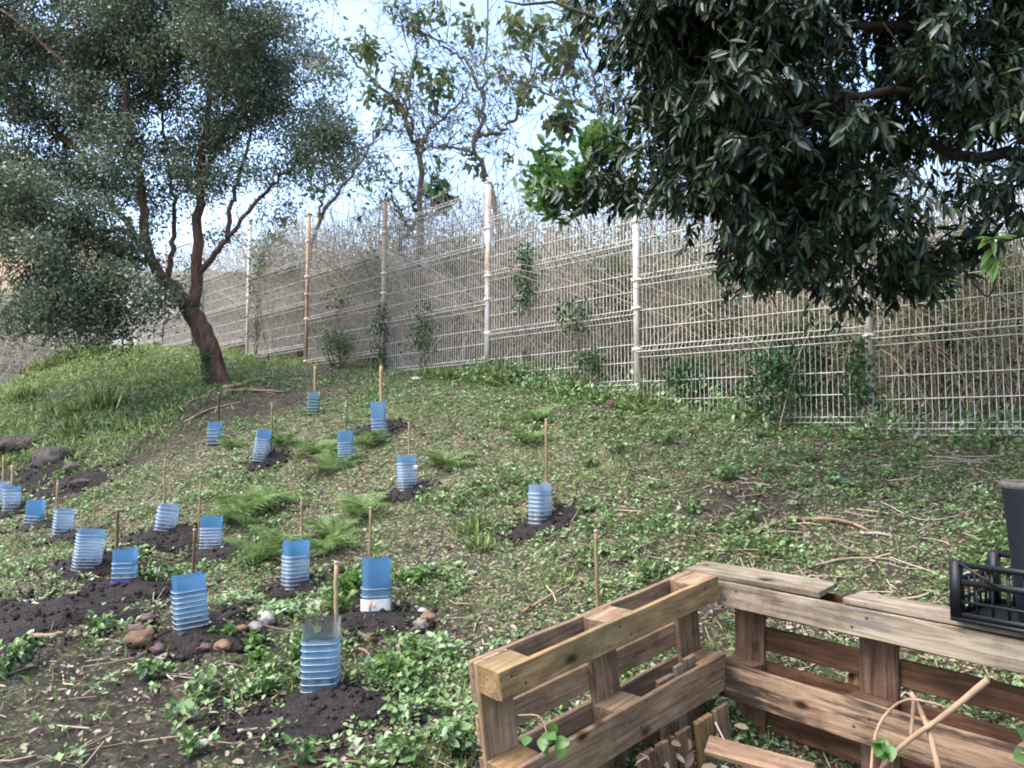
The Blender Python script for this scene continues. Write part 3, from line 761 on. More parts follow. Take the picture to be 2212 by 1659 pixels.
for b in [(1150, 5, 50, 18, .15), (1310, 12, 60, 30, .5), (1420, 40, 120, 60, 1.5), (1600, 40, 130, 70, 1.7), (1780, 20, 120, 50, 1.6), (1980, 30, 140, 60, 1.5), (2150, 40, 110, 70, 1.4),
          (1480, 140, 110, 70, 1.7), (1640, 140, 90, 80, 1.7), (1780, 120, 50, 40, .4), (1960, 130, 90, 35, 1.0), (2120, 140, 90, 60, 1.3),
          (1440, 230, 80, 60, 1.4), (1580, 250, 110, 70, 1.8), (1720, 250, 80, 60, 1.7), (1880, 240, 80, 40, 1.4), (2050, 230, 90, 40, 1.3), (2180, 260, 60, 60, 1.2),
          (1470, 330, 90, 60, 1.3), (1620, 360, 110, 70, 1.8), (1770, 350, 80, 70, 1.7), (1850, 330, 60, 40, 1.0), (1980, 300, 50, 30, .3), (2080, 320, 50, 40, .3), (2180, 370, 60, 60, .6),
          (1550, 412, 70, 50, 1.2), (1670, 460, 100, 70, 1.8), (1800, 460, 80, 80, 1.5), (1900, 480, 50, 60, .4), (2000, 470, 50, 30, .15), (2120, 440, 50, 50, .35), (2190, 460, 40, 50, .7),
          (1620, 510, 50, 32, .8), (1700, 560, 90, 50, 1.5), (1830, 560, 70, 45, 1.2), (1920, 590, 50, 45, 1.1), (2000, 560, 60, 50, .6), (1960, 630, 40, 30, .5), (2060, 600, 40, 40, .35), (1880, 640, 30, 15, .35), (2090, 520, 40, 40, .5),
          (1340, 400, 60, 50, .7), (1300, 440, 60, 30, .45), (1405, 425, 40, 25, .5), (1220, 410, 60, 30, .3), (1480, 368, 45, 30, .7),
          (2350, 100, 150, 200, 1), (2350, 400, 120, 140, .6), (1700, -160, 300, 110, 1.1), (2100, -160, 300, 110, 1.1), (1350, -120, 120, 70, .5)]:
    B.append((b[0], b[1], rng.uniform(4.5, 5.4) if b[0] > 1360 else 5.6, b[2] * .93, b[3] * .9, b[4], .65))
cen = blob_points(B, 6300, .2, 9); cen[:, 2] += .05
mb = MB(); twigs(mb, cen[::3], sm, .003, maxlen=.5); o = ob('twigs', mb.mesh('twigs', M['bark_dark']), dark); o['kind'] = 'stuff'
twm = MB(); c, D, Nn, Ls, Ws = spray(None, twm, cen, 9, .13, (.062, .112), (.3, .4), .9)
n = len(c)
o = ob('leaf_twigs', twm.mesh('leaf_twigs', M['bark_dark']), dark); o['kind'] = 'stuff'
# the leaves nearest the eye and in view are parts of their own
cx = c[:, 0] / c[:, 1]; vis = (np.abs(cx) < .66) & ((c[:, 2] - ZC) / c[:, 1] < .56)
score = np.where(vis, c[:, 1], 99); near = np.argsort(score)[:290]
mk = np.ones(n, bool); mk[near] = False
mb = MB(); mb.leaves(c[mk], D[mk], Nn[mk], Ls[mk], Ws[mk], 'long', .18, .12)
o = ob('crown', mb.mesh('crown', M['leaf_dark']), dark); o['kind'] = 'stuff'
lm = []
for k in range(4):
    mb = MB(); mb.leaves(np.zeros((1, 3)), np.array([[1., 0, 0]]), np.array([[0, 0, 1.]]), 1.0, .34 + .03 * k, 'ovate', .16, .08 + .1 * k)
    lm.append(mb.mesh('leaf', None))


def leaf_mat_obj(name, cols, rough=.33, trans=.18, spec=.55):
    m = leaf_mat(name, cols, rough, trans, spec); N = m.node_tree.nodes; L = m.node_tree.links
    oi = N.new('ShaderNodeObjectInfo'); rp = [x for x in N if x.type == 'VALTORGB'][0]
    L.new(oi.outputs['Random'], rp.inputs[0]); return m


M['leaf_dark_one'] = leaf_mat_obj('leaf_dark_single', [(.007, .016, .009), (.01, .023, .01), (.02, .036, .013), (.035, .036, .016)], .38, .12, .45)
for k in lm: k.materials.append(M['leaf_dark_one'])


def place_leaf(mesh, p, d, nn, s, parent):
    d = norm(d); sd = norm(np.cross(d, nn)); u = np.cross(sd, d)
    o = bpy.data.objects.new('leaf', mesh); COL.objects.link(o); o.parent = parent
    q = np.asarray(p) - np.array(parent.location)
    o.matrix_local = Matrix(((d[0] * s, -sd[0] * s, u[0] * s, q[0]), (d[1] * s, -sd[1] * s, u[1] * s, q[1]), (d[2] * s, -sd[2] * s, u[2] * s, q[2]), (0, 0, 0, 1)))
    return o


for j, k in enumerate(near):
    place_leaf(lm[j % 4], c[k], D[k], Nn[k], Ls[k], dark)
# lighter young growth at the left end of the long limb
mb = MB(); cc = blob_points([(1180, 370, 5.9, 30, 45, 1, .2), (1290, 320, 5.8, 30, 40, 1, .2), (1200, 430, 5.8, 45, 28, 1, .2), (1260, 410, 5.7, 50, 28, 1, .2), (1330, 330, 5.8, 20, 25, .7, .15), (1235, 470, 5.8, 14, 20, .7, .1), (1150, 400, 5.9, 20, 22, .5, .1)], 130)
foliage(mb, cc, 8, .05, .1, .045, (0, 0, .6), 'oval', (0, -.4, .3), .15, .1)
o = ob('young_foliage', mb.mesh('young_foliage', M['leaf_young']), dark); o['kind'] = 'stuff'; o['label'] = 'lighter green young leaves at the limb tip'
mb = MB(); twigs(mb, cc[::3], sm, .004); o = ob('young_twigs', mb.mesh('young_twigs', M['bark_dark']), dark); o['kind'] = 'stuff'

# ------------------------------------------------------------------ sparse trees behind the fence
def sparse_tree(name, label, group, foot, mains, clumps, depth, twig_n, leafL, bark=M['bark_grey'], leafm=M['leaf_sparse'], per=7):
    f = on_ground(foot[0], foot[1], -.05)
    t = empty(name, f, label, 'tree', group)
    sm_ = []
    for k, (pts, r0, r1) in enumerate(mains):
        mb = MB(); pp = [P(a, b, depth + (0 if len(cc_) < 1 else cc_[0])) for a, b, *cc_ in pts]
        if k == 0: pp = [f] + pp
        limb(mb, pp, r0, r1, 34, 6, .03, sm_); ob('trunk' if k == 0 else 'limb', mb.mesh('limb', bark, True), t)
    # fine bare twigs, growing off the limbs
    s = np.concatenate(sm_); s = s[s[:, 2] > ZC + 1.6]
    mb = MB(); lv = []
    a = s[rng.integers(0, len(s), int(twig_n * 1.9))]
    for lvl, (ln, rr) in enumerate([(.9, .009), (.55, .006), (.35, .004)]):
        d = rand_dir(len(a), (0, 0, .55)); K = 5
        tt = np.linspace(0, 1, K)[None, :, None]; L_ = rng.uniform(.5, 1.3, (len(a), 1, 1)) * ln
        bend = rng.normal(size=(len(a), 1, 3)) * .18
        Q = a[:, None] + d[:, None] * tt * L_ + bend * (tt * tt) * L_
        mb.tubes(Q, np.linspace(1, .5, K)[None] * rr * np.ones((len(a), 1)), 3, False)
        nxt = Q[:, 2:].reshape(-1, 3); lv.append(Q[:, -1])
        a = nxt[rng.integers(0, len(nxt), int(len(a) * 1.7))]
    o = ob('twigs', mb.mesh('twigs', bark), t); o['kind'] = 'stuff'
    mb = MB()
    bl = [(x, y, depth, r, r * .8, 1, .5) for x, y, r in clumps]
    if bl:
        cc = blob_points(bl, int(sum(r for _, _, r in clumps) * .36)); foliage(mb, cc, per, .07, leafL, leafL * .42, (0, 0, -.7), 'oval', (0, -.4, .3), .15, .15)
    tips = np.concatenate(lv[1:]); tips = tips[rng.random(len(tips)) < .35]
    foliage(mb, tips, 3, .04, leafL * .7, leafL * .3, (0, 0, -.5), 'quad')
    o = ob('crown', mb.mesh('crown', leafm), t); o['kind'] = 'stuff'
    return t


SG = 'thin trees growing behind the mesh fence'
sparse_tree('thin_tree', 'slender bare-branched tree with wavy trunk rising behind the rusty-footed fence post', SG, (P(1080, 800, 13)[0], 13.0),
            [([(1085, 600), (1066, 430), (1030, 345), (1023, 300), (1040, 258), (1043, 200), (1050, 95), (1058, -40)], .06, .015),
             ([(1030, 292), (1085, 280), (1127, 232), (1150, 170), (1190, 90)], .04, .012),
             ([(1043, 200), (1000, 130), (950, 90), (890, 60), (860, 30)], .03, .01),
             ([(1030, 345), (980, 320), (930, 320), (880, 315)], .028, .008)],
            [(865, 34, 16), (907, 50, 18), (951, 26, 22), (1017, 52, 26), (902, 146, 22), (933, 194, 22), (965, 183, 16), (1080, 146, 14), (1134, 89, 26), (1137, 194, 26), (1027, 361, 16), (1100, 350, 10)], 13.0, 70, .16)
sparse_tree('thin_tree', 'slender forked tree with leafy tufts rising left of the tallest fence posts', SG, (P(905, 780, 13.5)[0], 13.5),
            [([(910, 600), (907, 455), (904, 335), (892, 290), (865, 230), (810, 180), (760, 130), (730, 90)], .075, .012),
             ([(904, 335), (930, 280), (985, 230), (1010, 190)], .03, .008), ([(892, 290), (880, 200), (900, 110), (890, 20)], .03, .008),
             ([(907, 440), (860, 400), (800, 350), (760, 320)], .03, .008)],
            [(792, 100, 26), (800, 125, 20), (760, 90, 14), (870, 180, 22), (850, 220, 22), (800, 200, 18), (740, 110, 16), (860, 382, 14), (792, 387, 12), (950, 160, 18), (830, 270, 16)], 13.5, 60, .15)
sparse_tree('thin_tree', 'thin tree with drooping yellowish leaves beside the dark overhanging crown', SG, (P(1345, 800, 11.5)[0], 11.5),
            [([(1350, 600), (1340, 400), (1337, 303), (1341, 209), (1335, 100), (1340, -30)], .06, .02), ([(1345, 330), (1300, 240), (1273, 136), (1240, 40), (1225, -30)], .035, .01),
             ([(1341, 240), (1260, 230), (1180, 200), (1100, 170)], .026, .008)],
            [(1221, 105, 26), (1210, 250, 26), (1170, 60, 22), (1250, 60, 18), (1130, 60, 14), (1190, 150, 16), (1240, 20, 20), (1110, 40, 14)], 11.5, 60, .2)
sparse_tree('thin_tree', 'leaning thin pale tree crossing behind the fence beside the evergreen crown', SG, (P(650, 760, 15)[0], 15.0),
            [([(660, 600), (690, 470), (745, 400), (792, 330), (820, 260), (850, 190)], .06, .012), ([(690, 470), (700, 400), (695, 330), (700, 280)], .03, .008), ([(745, 400), (720, 330), (740, 250)], .025, .008)],
            [(620, 480, 12), (600, 510, 14), (680, 410, 14), (740, 380, 12), (660, 350, 16)], 15, 40, .16)
sparse_tree('thin_tree', 'bare sapling with a crook behind the fence between the two tall middle posts', SG, (P(985, 800, 12.2)[0], 12.2),
            [([(870, 560), (885, 500), (868, 470), (862, 448)], .04, .03), ([(885, 500), (930, 450), (960, 420)], .02, .008)], [(949, 395, 20), (952, 420, 14)], 12.2, 20, .2, leafm=M['leaf_vine'])
# green shrubs behind the fence on the right
def shrub(px, py, Y, rx, ry, label, mat, n, L=.06, group='shrubs growing behind the mesh fence'):
    g0 = P(px, py, Y); f = on_ground(g0[0], Y)
    t = empty('shrub', f, label, 'shrub', group)
    cc = blob_points([(px, py, Y, rx, ry, 1, .35), (px - rx * .4, py - ry * .3, Y, rx * .6, ry * .8, .6, .3), (px + rx * .4, py + ry * .3, Y, rx * .7, ry * .7, .6, .3)], n)
    mb = MB(); st = np.stack([f + rng.normal(size=3) * [.08, .08, 0] for _ in range(9)]); e = cc[rng.integers(0, len(cc), 9)]
    tt = np.linspace(0, 1, 6)[None, :, None]; mb.tubes(st[:, None] * (1 - tt) + e[:, None] * tt + (tt * (1 - tt)) * rng.normal(size=(9, 1, 3)) * .3, np.linspace(.012, .005, 6)[None] * np.ones((9, 1)), 4)
    ob('stems', mb.mesh('stems', M['bark_grey']), t)
    mb = MB(); foliage(mb, cc, 8, .07, L, L * .5, (0, 0, -.1), 'quad'); o = ob('foliage', mb.mesh('foliage', mat), t); o['kind'] = 'stuff'
    return t


shrub(1560, 690, 9.0, 70, 60, 'grey-green shrub behind the fence under the dark crown', M['bramble'], 260)
shrub(1490, 820, 8.1, 45, 40, 'dark green bush pressed against the fence right of the whitest post', M['leaf_vine'], 150)
shrub(1750, 770, 7.9, 110, 80, 'dense green bramble mass behind the fence below the dark crown', M['leaf_vine'], 420)
shrub(2050, 720, 7.5, 110, 120, 'loose mixed green shrub behind the last fence panel', M['bramble'], 460)
shrub(2160, 620, 7.8, 90, 80, 'yellow-green tall shrub behind the fence at the frame edge', M['leaf_sparse'], 260, .08)
shrub(1150, 800, 10.3, 60, 40, 'low dark bush behind the fence beside the tall grass tuft', M['leaf_vine'], 140)
shrub(600, 560, 15.2, 60, 60, 'grey-green shrub behind the fence left of the leaning pale tree', M['bramble'], 260)
shrub(800, 600, 13.2, 50, 50, 'loose brush behind the rusty-footed fence post', M['bramble'], 160)
shrub(1330, 620, 9.6, 60, 70, 'soft green shrub behind the fence left of the whitest post', M['bramble'], 260)
shrub(1000, 560, 12.0, 60, 50, 'pale brush behind the fence below the wavy tree trunk', M['leaf_sparse'], 130)
shrub(430, 640, 17.5, 70, 60, 'hazy shrub behind the fence just right of the tree trunk', M['bramble'], 220)
shrub(730, 740, 12.6, 40, 22, 'small yellowish bush behind the fence between two posts', M['leaf_sparse'], 90)

# far wooded bank behind everything
def stuff_obj(name, mb, mat, label, cat=None):
    o = ob(name, mb.mesh(name, mat)); o['kind'] = 'stuff'; o['label'] = label; o['category'] = cat or name.replace('_', ' '); return o


n = 5200
x = rng.uniform(-22, 16, n); y = rng.uniform(19, 27, n); ok = np.where(x > -12.9, (x + 2.04) * .726 + (y - 12) * .688 > 3.0, (x < -14.5)); x, y = x[ok], y[ok]; n = len(x); hgt = rng.random(n) ** .8 * (1.2 + 2.2 * fbm(x * .35, y * .2, 21, 3))
cen = np.stack([x, y, base_z(x, y) + hgt], 1)
mb = MB(); foliage(mb, cen, 9, .22, .17, .09, (0, 0, 0)); stuff_obj('undergrowth', mb, M['bramble'], 'hazy mixed brush covering the bank far behind the fence', 'brush')
n = 3600
x = rng.uniform(-22, 12, n); y = rng.uniform(16, 26, n)
ok = np.where(x > -12.9, (x + 2.04) * .726 + (y - 12) * .688 > 3.0, (x < -13.2)); x, y = x[ok], y[ok]; n = len(x)
a = np.stack([x, y, base_z(x, y)], 1); top = a + np.stack([rng.normal(size=n) * .6, rng.normal(size=n) * .6, rng.uniform(1.2, 4.2, n)], 1)
tt = np.linspace(0, 1, 5)[None, :, None]
mb = MB(); mb.tubes(a[:, None] * (1 - tt) + top[:, None] * tt + tt * (1 - tt) * rng.normal(size=(n, 1, 3)) * .8, np.linspace(.018, .006, 5)[None] * np.ones((n, 1)), 3, False)
stuff_obj('dry_canes', mb, M['thicket'], 'distant dry canes standing on the bank', 'canes')

# dry thicket right behind the fence
n = 3600
i_ = rng.uniform(-6.2, 5.2, n); off = rng.gamma(2., .75, n) + .35
bx_ = -2.04 + 1.716 * i_ + off * .726; by_ = 12 - 1.812 * i_ + off * .688
a = np.stack([bx_, by_, base_z(bx_, by_)], 1)
hh = rng.uniform(1.0, 2.9, n) * (.35 + 1.05 * fbm(i_ * 1.1, off * .8, 31, 3)); lean = rng.normal(size=(n, 2)) * .7
K = 7; t = np.linspace(0, 1, K)
Q = np.zeros((n, K, 3))
Q[:, :, :2] = a[:, None, :2] + lean[:, None] * (t ** 2)[None, :, None] * hh[:, None, None] + rng.normal(size=(n, K, 2)) * .06
Q[:, :, 2] = a[:, None, 2] + (hh[:, None] * (t - .25 * t ** 3 * rng.random((n, 1)) * 1.4)[None if False else slice(None)]) if False else a[:, None, 2] + hh[:, None] * (t[None] - .3 * rng.random((n, 1)) * t[None] ** 3)
mb = MB(); mb.tubes(Q, rng.uniform(.003, .008, (n, 1)) * np.linspace(1.2, .5, K)[None], 3, False)
m_ = 1100
i2 = rng.uniform(-3.5, 4.2, m_); of2 = rng.gamma(2., .8, m_) + .6
a2 = np.stack([-2.04 + 1.716 * i2 + of2 * .726, 12 - 1.812 * i2 + of2 * .688], 1); z2 = base_z(a2[:, 0], a2[:, 1]); h2 = rng.uniform(2.2, 4.3, m_) * (.6 + .6 * fbm(i2 * 1.7, of2, 35, 2)); l2 = rng.normal(size=(m_, 2)) * .22
Q2 = np.zeros((m_, K, 3)); Q2[:, :, :2] = a2[:, None] + l2[:, None] * (t ** 2)[None, :, None] * h2[:, None, None] + rng.normal(size=(m_, K, 2)) * .06; Q2[:, :, 2] = z2[:, None] + h2[:, None] * t[None]
mb.tubes(Q2, rng.uniform(.003, .007, (m_, 1)) * np.linspace(1.3, .4, K)[None], 3, False)
# loose arching runners
n = 3000
i_ = rng.uniform(-6, 5, n); off = rng.gamma(2., .6, n) + .25
bx_ = -2.04 + 1.716 * i_ + off * .726; by_ = 12 - 1.812 * i_ + off * .688
a = np.stack([bx_, by_, base_z(bx_, by_) + rng.uniform(.1, 2.5, n)], 1); d = rand_dir(n, (0, 0, -.1)); d[:, 1] *= .5
Ls = rng.uniform(.5, 1.6, n)
Q = a[:, None] + d[:, None] * Ls[:, None, None] * t[None, :, None]; Q[:, :, 2] += (np.sin(t * np.pi) * .3)[None] * Ls[:, None]
mb.tubes(Q, rng.uniform(.0025, .005, (n, 1)) * np.ones((1, K)), 3, False)
stuff_obj('dry_thicket', mb, M['thicket'], 'tangle of dry beige stems and runners growing just behind the mesh fence', 'thicket')
n = 6400
i_ = np.concatenate([rng.uniform(-6, 5, 3400), rng.uniform(1.5, 5, 3000)]); off = rng.gamma(2., .6, n) + .2
bx_ = -2.04 + 1.716 * i_ + off * .726; by_ = 12 - 1.812 * i_ + off * .688
cen = np.stack([bx_, by_, base_z(bx_, by_) + rng.random(n) ** 1.3 * np.where(i_ > 1.8, 2.0, 2.6)], 1)
mb = MB(); foliage(mb, cen, 7, .12, .055, .03, (0, 0, -.2)); stuff_obj('bramble_leaves', mb, M['bramble'], 'scattered bramble leaves hanging in the dry tangle behind the fence', 'brambles')

n = 900
i_ = rng.uniform(.9, 4.6, n); off = -rng.random(n) ** 1.3 * .55 + .12
bx_ = -2.04 + 1.716 * i_ + off * .726; by_ = 12 - 1.812 * i_ + off * .688; ok = rng.random(n) < np.clip((fbm(i_ * 3.2, off * 2, 55, 3) - .3) * 3, .1, 1); bx_, by_, off = bx_[ok], by_[ok], off[ok]; n = len(bx_)
cen = np.stack([bx_, by_, base_z(bx_, by_) + rng.random(n) * .26 * (1 - np.abs(off) * 1.2)], 1)
mb = MB(); foliage(mb, cen, 9, .05, .05, .03, (0, 0, .25), 'oval'); stuff_obj('fence_foot_weeds', mb, M['cover'], 'ragged green weeds crowding the foot of the mesh fence', 'weeds')

# climbers on the mesh
def climber(label, px, y0, y1, i0, w=16, n=60, mat=M['leaf_vine'], L=.055):
    # point on the fence plane under px
    u = ray(px, 700)[0]; s = (u * 12 + 2.04) / (1.716 + 1.812 * u)
    X, Y = fp(s); X -= .05 * .726; Y -= .05 * .688
    top, bot = P(px, y0, Y)[2], P(px, y1, Y)[2]
    f = on_ground(X, Y - .02)
    t = empty('climbing_vine', f, label, 'vine', 'vines climbing the mesh fence')
    mb = MB(); K = 10
    for k in range(3):
        zz = np.linspace(f[2], top, K); q = np.stack([X + rng.normal(size=K) * .05, Y + rng.normal(size=K) * .015, zz], 1); mb.tubes(q, np.linspace(.008, .003, K)[None], 4)
    ob('stem', mb.mesh('stem', M['bark_grey']), t)
    zz = rng.uniform(bot, top, n); wv = (.4 + fbm(zz * 3.1, np.full(n, px * .01), 5, 2)) * w * Y / F
    cc = np.stack([X + rng.normal(size=n) * wv, Y + rng.normal(size=n) * .08, zz], 1)
    mb = MB(); foliage(mb, cc, 8, .05, L, L * .6, (0, -.2, -.4), 'quad'); o = ob('foliage', mb.mesh('foliage', mat), t); o['kind'] = 'stuff'


climber('green climber in two clumps on the fence left of the white-capped post', 557, 555, 730, -2, 16, 80)
climber('thin climber twining up the rusty fence post behind the blue guard', 832, 650, 800, 0, 9, 45)
climber('drooping clump of vine high on the fence between the two middle posts', 1140, 535, 665, 1, 16, 85)
climber('vine clump low on the fence between the middle posts', 925, 665, 760, 0, 20, 50)
climber('leafy vine ball on the fence left of the whitest post', 1252, 655, 710, 1, 24, 40)
climber('small vine clump near the foot of the fence beside the whitest post', 1285, 755, 800, 1, 18, 34)
climber('sparse vine on the fence beside the leaning pale tree', 740, 620, 660, 0, 20, 22)
climber('vine wound round the rightmost fence post', 1864, 700, 905, 3, 14, 55)
climber('patch of ivy leaves on the fence under the dark crown', 1690, 760, 880, 2, 60, 130)

# ------------------------------------------------------------------ ground cover
def cover_pts(n, lo=2.0, hi=14, wide=.8, pw=1.0):
    """random ground points in the wedge in front of the camera, thinning with distance"""
    Y = lo * (hi / lo) ** rng.random(n) if pw == 1 else lo + (hi - lo) * rng.random(n)
    X = rng.uniform(-wide, wide, n) * Y
    return X, Y


def fence_side(X, Y):
    """metres in front of the fence line"""
    return -((X + 2.04) * .726 + (Y - 12) * .688)


def bare(X, Y):
    """1 where the ground is dug or trodden"""
    v = np.zeros_like(X)
    for (bx0, by0, r0) in BARE: v = np.maximum(v, np.clip(1.6 - np.hypot(X - bx0, (Y - by0)) / r0, 0, 1))
    return v


SOIL = [(700, 1545, .34, .27), (425, 1380, .27, .17), (815, 1352, .26, .15), (640, 1272, .22, .12), (1175, 1132, .24, .12), (878, 1068, .2, .1), (825, 928, .24, .12),
        (570, 996, .2, .1), (350, 1166, .3, .13), (465, 1205, .26, .12), (140, 1168, .26, .11), (75, 1143, .2, .09), (25, 1106, .2, .09), (195, 1222, .3, .1), (270, 1290, .34, .15), (90, 1345, .5, .2), (505, 1330, .13, .1), (70, 1035, .42, .12), (150, 1050, .4, .12)]
BARE = []; soil_at = []
for px, py, rx, ry in SOIL:
    g = G(px, py); soil_at.append(g); BARE.append((g[0], g[1], rx * .9))
for px, py, r in [(60, 1600, .7), (200, 1600, .55), (420, 1610, .4), (120, 1460, .35), (700, 1640, .25), (120, 1560, .5), (330, 1500, .35), (520, 1560, .3), (1560, 1075, .3), (1650, 1090, .3), (560, 870, .7), (430, 900, .6), (250, 1640, .35), (700, 1210, .2), (350, 960, .5), (1480, 1330, .25)]:
    g = G(px, py); BARE.append((g[0], g[1], r))

for px, py, r in [(425, 1380, .46), (830, 1360, .42), (60, 1380, .5)]:
    g = G(px, py); BARE.append((g[0], g[1], r))
dug = GROUND.attributes.new('dug', 'FLOAT', 'POINT')
dug.data.foreach_set('value', np.clip(bare(XX.ravel(), YY.ravel()) * (.35 + 1.1 * fbm(XX.ravel() * 4, YY.ravel() * 4, 77, 3)), 0, 1).astype(np.float32))

# soil mounds
for k, ((px, py, rx, ry), g) in enumerate(zip(SOIL, soil_at)):
    n1, n2 = 10, 30
    V = []; hgt = .04 if rx < .3 else .062
    for a in range(n1 + 1):
        rr = a / n1
        for b in range(n2):
            th = b / n2 * 2 * np.pi; e = 1 + .3 * (vnoise(np.cos(th) * 2 + k * 3, np.sin(th) * 2, 5) - .5) * 2
            X = g[0] + np.cos(th) * rx * rr * e; Y = g[1] + np.sin(th) * max(ry, rx * .75) * rr * e
            z = float(tz(X, Y)) + hgt * (1 - rr ** 1.6) * (.6 + .8 * float(fbm(X * 14, Y * 14, 8, 3))) + (.012 if a < n1 else -.03)
            V.append((X, Y, z))
    ii = np.arange(n1)[:, None] * n2; jj = np.arange(n2)[None]; j2 = (jj + 1) % n2
    q = np.stack([ii + jj, ii + n2 + jj, ii + n2 + j2, ii + j2], -1).reshape(-1, 4)
    o = ob('soil_patch', mesh_np('soil_patch', V, [q], M['soil'], True)); tag(o, kind='structure')

n = 5200
k_ = rng.choice(len(SOIL), n, p=np.array([a[2] * a[3] for a in SOIL]) / sum(a[2] * a[3] for a in SOIL))
th = rng.uniform(0, 6.283, n); rr = np.sqrt(rng.random(n)) * 1.4
gx0 = np.array([g[0] for g in soil_at])[k_]; gy0 = np.array([g[1] for g in soil_at])[k_]; rx0 = np.array([a[2] for a in SOIL])[k_]; ry0 = np.array([max(a[3], a[2] * .75) for a in SOIL])[k_]
X = gx0 + np.cos(th) * rr * rx0; Y = gy0 + np.sin(th) * rr * ry0
hz_ = np.where(rx0 < .3, .04, .062) * np.clip(1 - rr ** 1.6, 0, 1) * .95 + .014
sz = rng.gamma(2., .0042, n).clip(.003, .026)
o6 = np.array([[1, 0, 0], [0, 1, 0], [-1, 0, 0], [0, -1, 0], [0, 0, 1], [0, 0, -1.]])
V = np.stack([X, Y, tz(X, Y) + hz_], 1)[:, None] + (o6[None] * rng.uniform(.6, 1.3, (n, 6, 1)) + rng.normal(size=(n, 6, 3)) * .15) * sz[:, None, None]
f8 = np.array([[0, 1, 4], [1, 2, 4], [2, 3, 4], [3, 0, 4], [1, 0, 5], [2, 1, 5], [3, 2, 5], [0, 3, 5]])
mb = MB(); mb.add(V.reshape(-1, 3), [(np.arange(n)[:, None, None] * 6 + f8[None]).reshape(-1, 3)])
stuff_obj('soil_crumbs', mb, M['soil'], 'dark crumbs of dug earth round the planting holes', 'soil crumbs')

# low creeping weeds: rosettes of small leaves
n = 82000
X, Y = cover_pts(n, 2.1, 15)
fs = fence_side(X, Y)
dens = fbm(X * 1.5, Y * 1.5, 41, 4); dens2 = fbm(X * 6, Y * 6, 44, 3)
p = np.clip((dens - .37) * 3.6, .08, 1) * np.clip((dens2 - .3) * 3.2, .06, 1) * (1 - .93 * bare(X, Y))
mound = (X < -4.2) & (Y > 8.8)
p = np.where(mound, .9, p); p = np.where((fs < 1.7) & (X > -2.2) & (X < 3.0), np.maximum(p, .7 * (1 - .9 * bare(X, Y))), p); p = p * np.where((X > .55) & (Y < 6.6), .5, np.where((np.abs(X) < 1.8) & (Y > 5), 1.0, .82))
ok = (rng.random(n) < p) & (fs > -.3); X, Y = X[ok], Y[ok]; Z = tz(X, Y); n = len(X)
per = 7
sz = rng.uniform(.55, 1.25, n) * (1 + .05 * Y) * np.where(dens[ok] > .6, 1.2, 1)
cpt = np.repeat(np.stack([X, Y, Z + .004], 1), per, 0); szr = np.repeat(sz, per)
th = rng.uniform(0, 2 * np.pi, n * per); up = rng.uniform(.1, .9, n * per)
D = np.stack([np.cos(th), np.sin(th), up], 1); Nn = np.stack([-np.cos(th) * .5, -np.sin(th) * .5, np.ones(n * per)], 1) + rng.normal(size=(n * per, 3)) * .35
st = rng.uniform(.004, .02, (n * per, 1)) * szr[:, None]
mb = MB(); mb.leaves(cpt + norm(D) * st + np.array([0, 0, 1]) * rng.uniform(0, .022, (n * per, 1)) * szr[:, None], D, Nn, .021 * szr * rng.uniform(.7, 1.3, n * per), .015 * szr * rng.uniform(.7, 1.3, n * per), 'quad', .1)
stuff_obj('ground_cover', mb, M['cover'], 'low creeping green weeds covering the slope', 'ground cover')
NW = n

n = 230000
X, Y = cover_pts(n, 2.1, 14)
fs = fence_side(X, Y); bb = bare(X, Y)
p = np.clip((fbm(X * 3.1, Y * 3.1, 144, 4) - .3) * 2.4, .1, 1) * (1 - .93 * bb)
ok = (rng.random(n) < p) & (fs > -.2); X, Y = X[ok], Y[ok]; n = len(X)
D = rand_dir(n, (0, 0, .2)); s_ = rng.uniform(.006, .014, n) * (1 + .10 * Y)
mb = MB(); mb.leaves(np.stack([X, Y, tz(X, Y) + rng.uniform(.002, .018, n)], 1), D, rand_dir(n, (0, 0, 1.4)), s_, s_ * .7, 'quad', .1)
stuff_obj('moss_and_seedlings', mb, M['cover_fine'], 'carpet of tiny seedlings and moss tips between the larger weeds', 'seedlings')

# grass blades, thick on the mound
n = 90000
X, Y = cover_pts(n, 2.1, 17, .85); fs = fence_side(X, Y)
mound = (X < -3.9) & (Y > 8.3)
p = np.where(mound, 1.0, np.clip((fbm(X * 1.1, Y * 1.1, 61, 3) - .42) * 2.2, .05, .8) * (1 - .9 * bare(X, Y)))
ok = (rng.random(n) < p) & (fs > -.3); X, Y = X[ok], Y[ok]; md = mound[ok]; n = len(X)
ct = np.stack([X, Y, tz(X, Y)], 1); D = rand_dir(n, (0, 0, 1.0)); D[:, 2] = np.abs(D[:, 2]) + .2
hL = rng.uniform(.03, .075, n) * (1 + .03 * Y) * np.where(md, 1.3, 1)
mb = MB(); mb.leaves(ct, D, rand_dir(n, (0, -.5, .5)), hL, hL * rng.uniform(.06, .11, n) * np.where(md, 1.1, 1), 'quad', .05, .3)
stuff_obj('grass', mb, M['grass'], 'short grass blades over the slope and mound', 'grass')

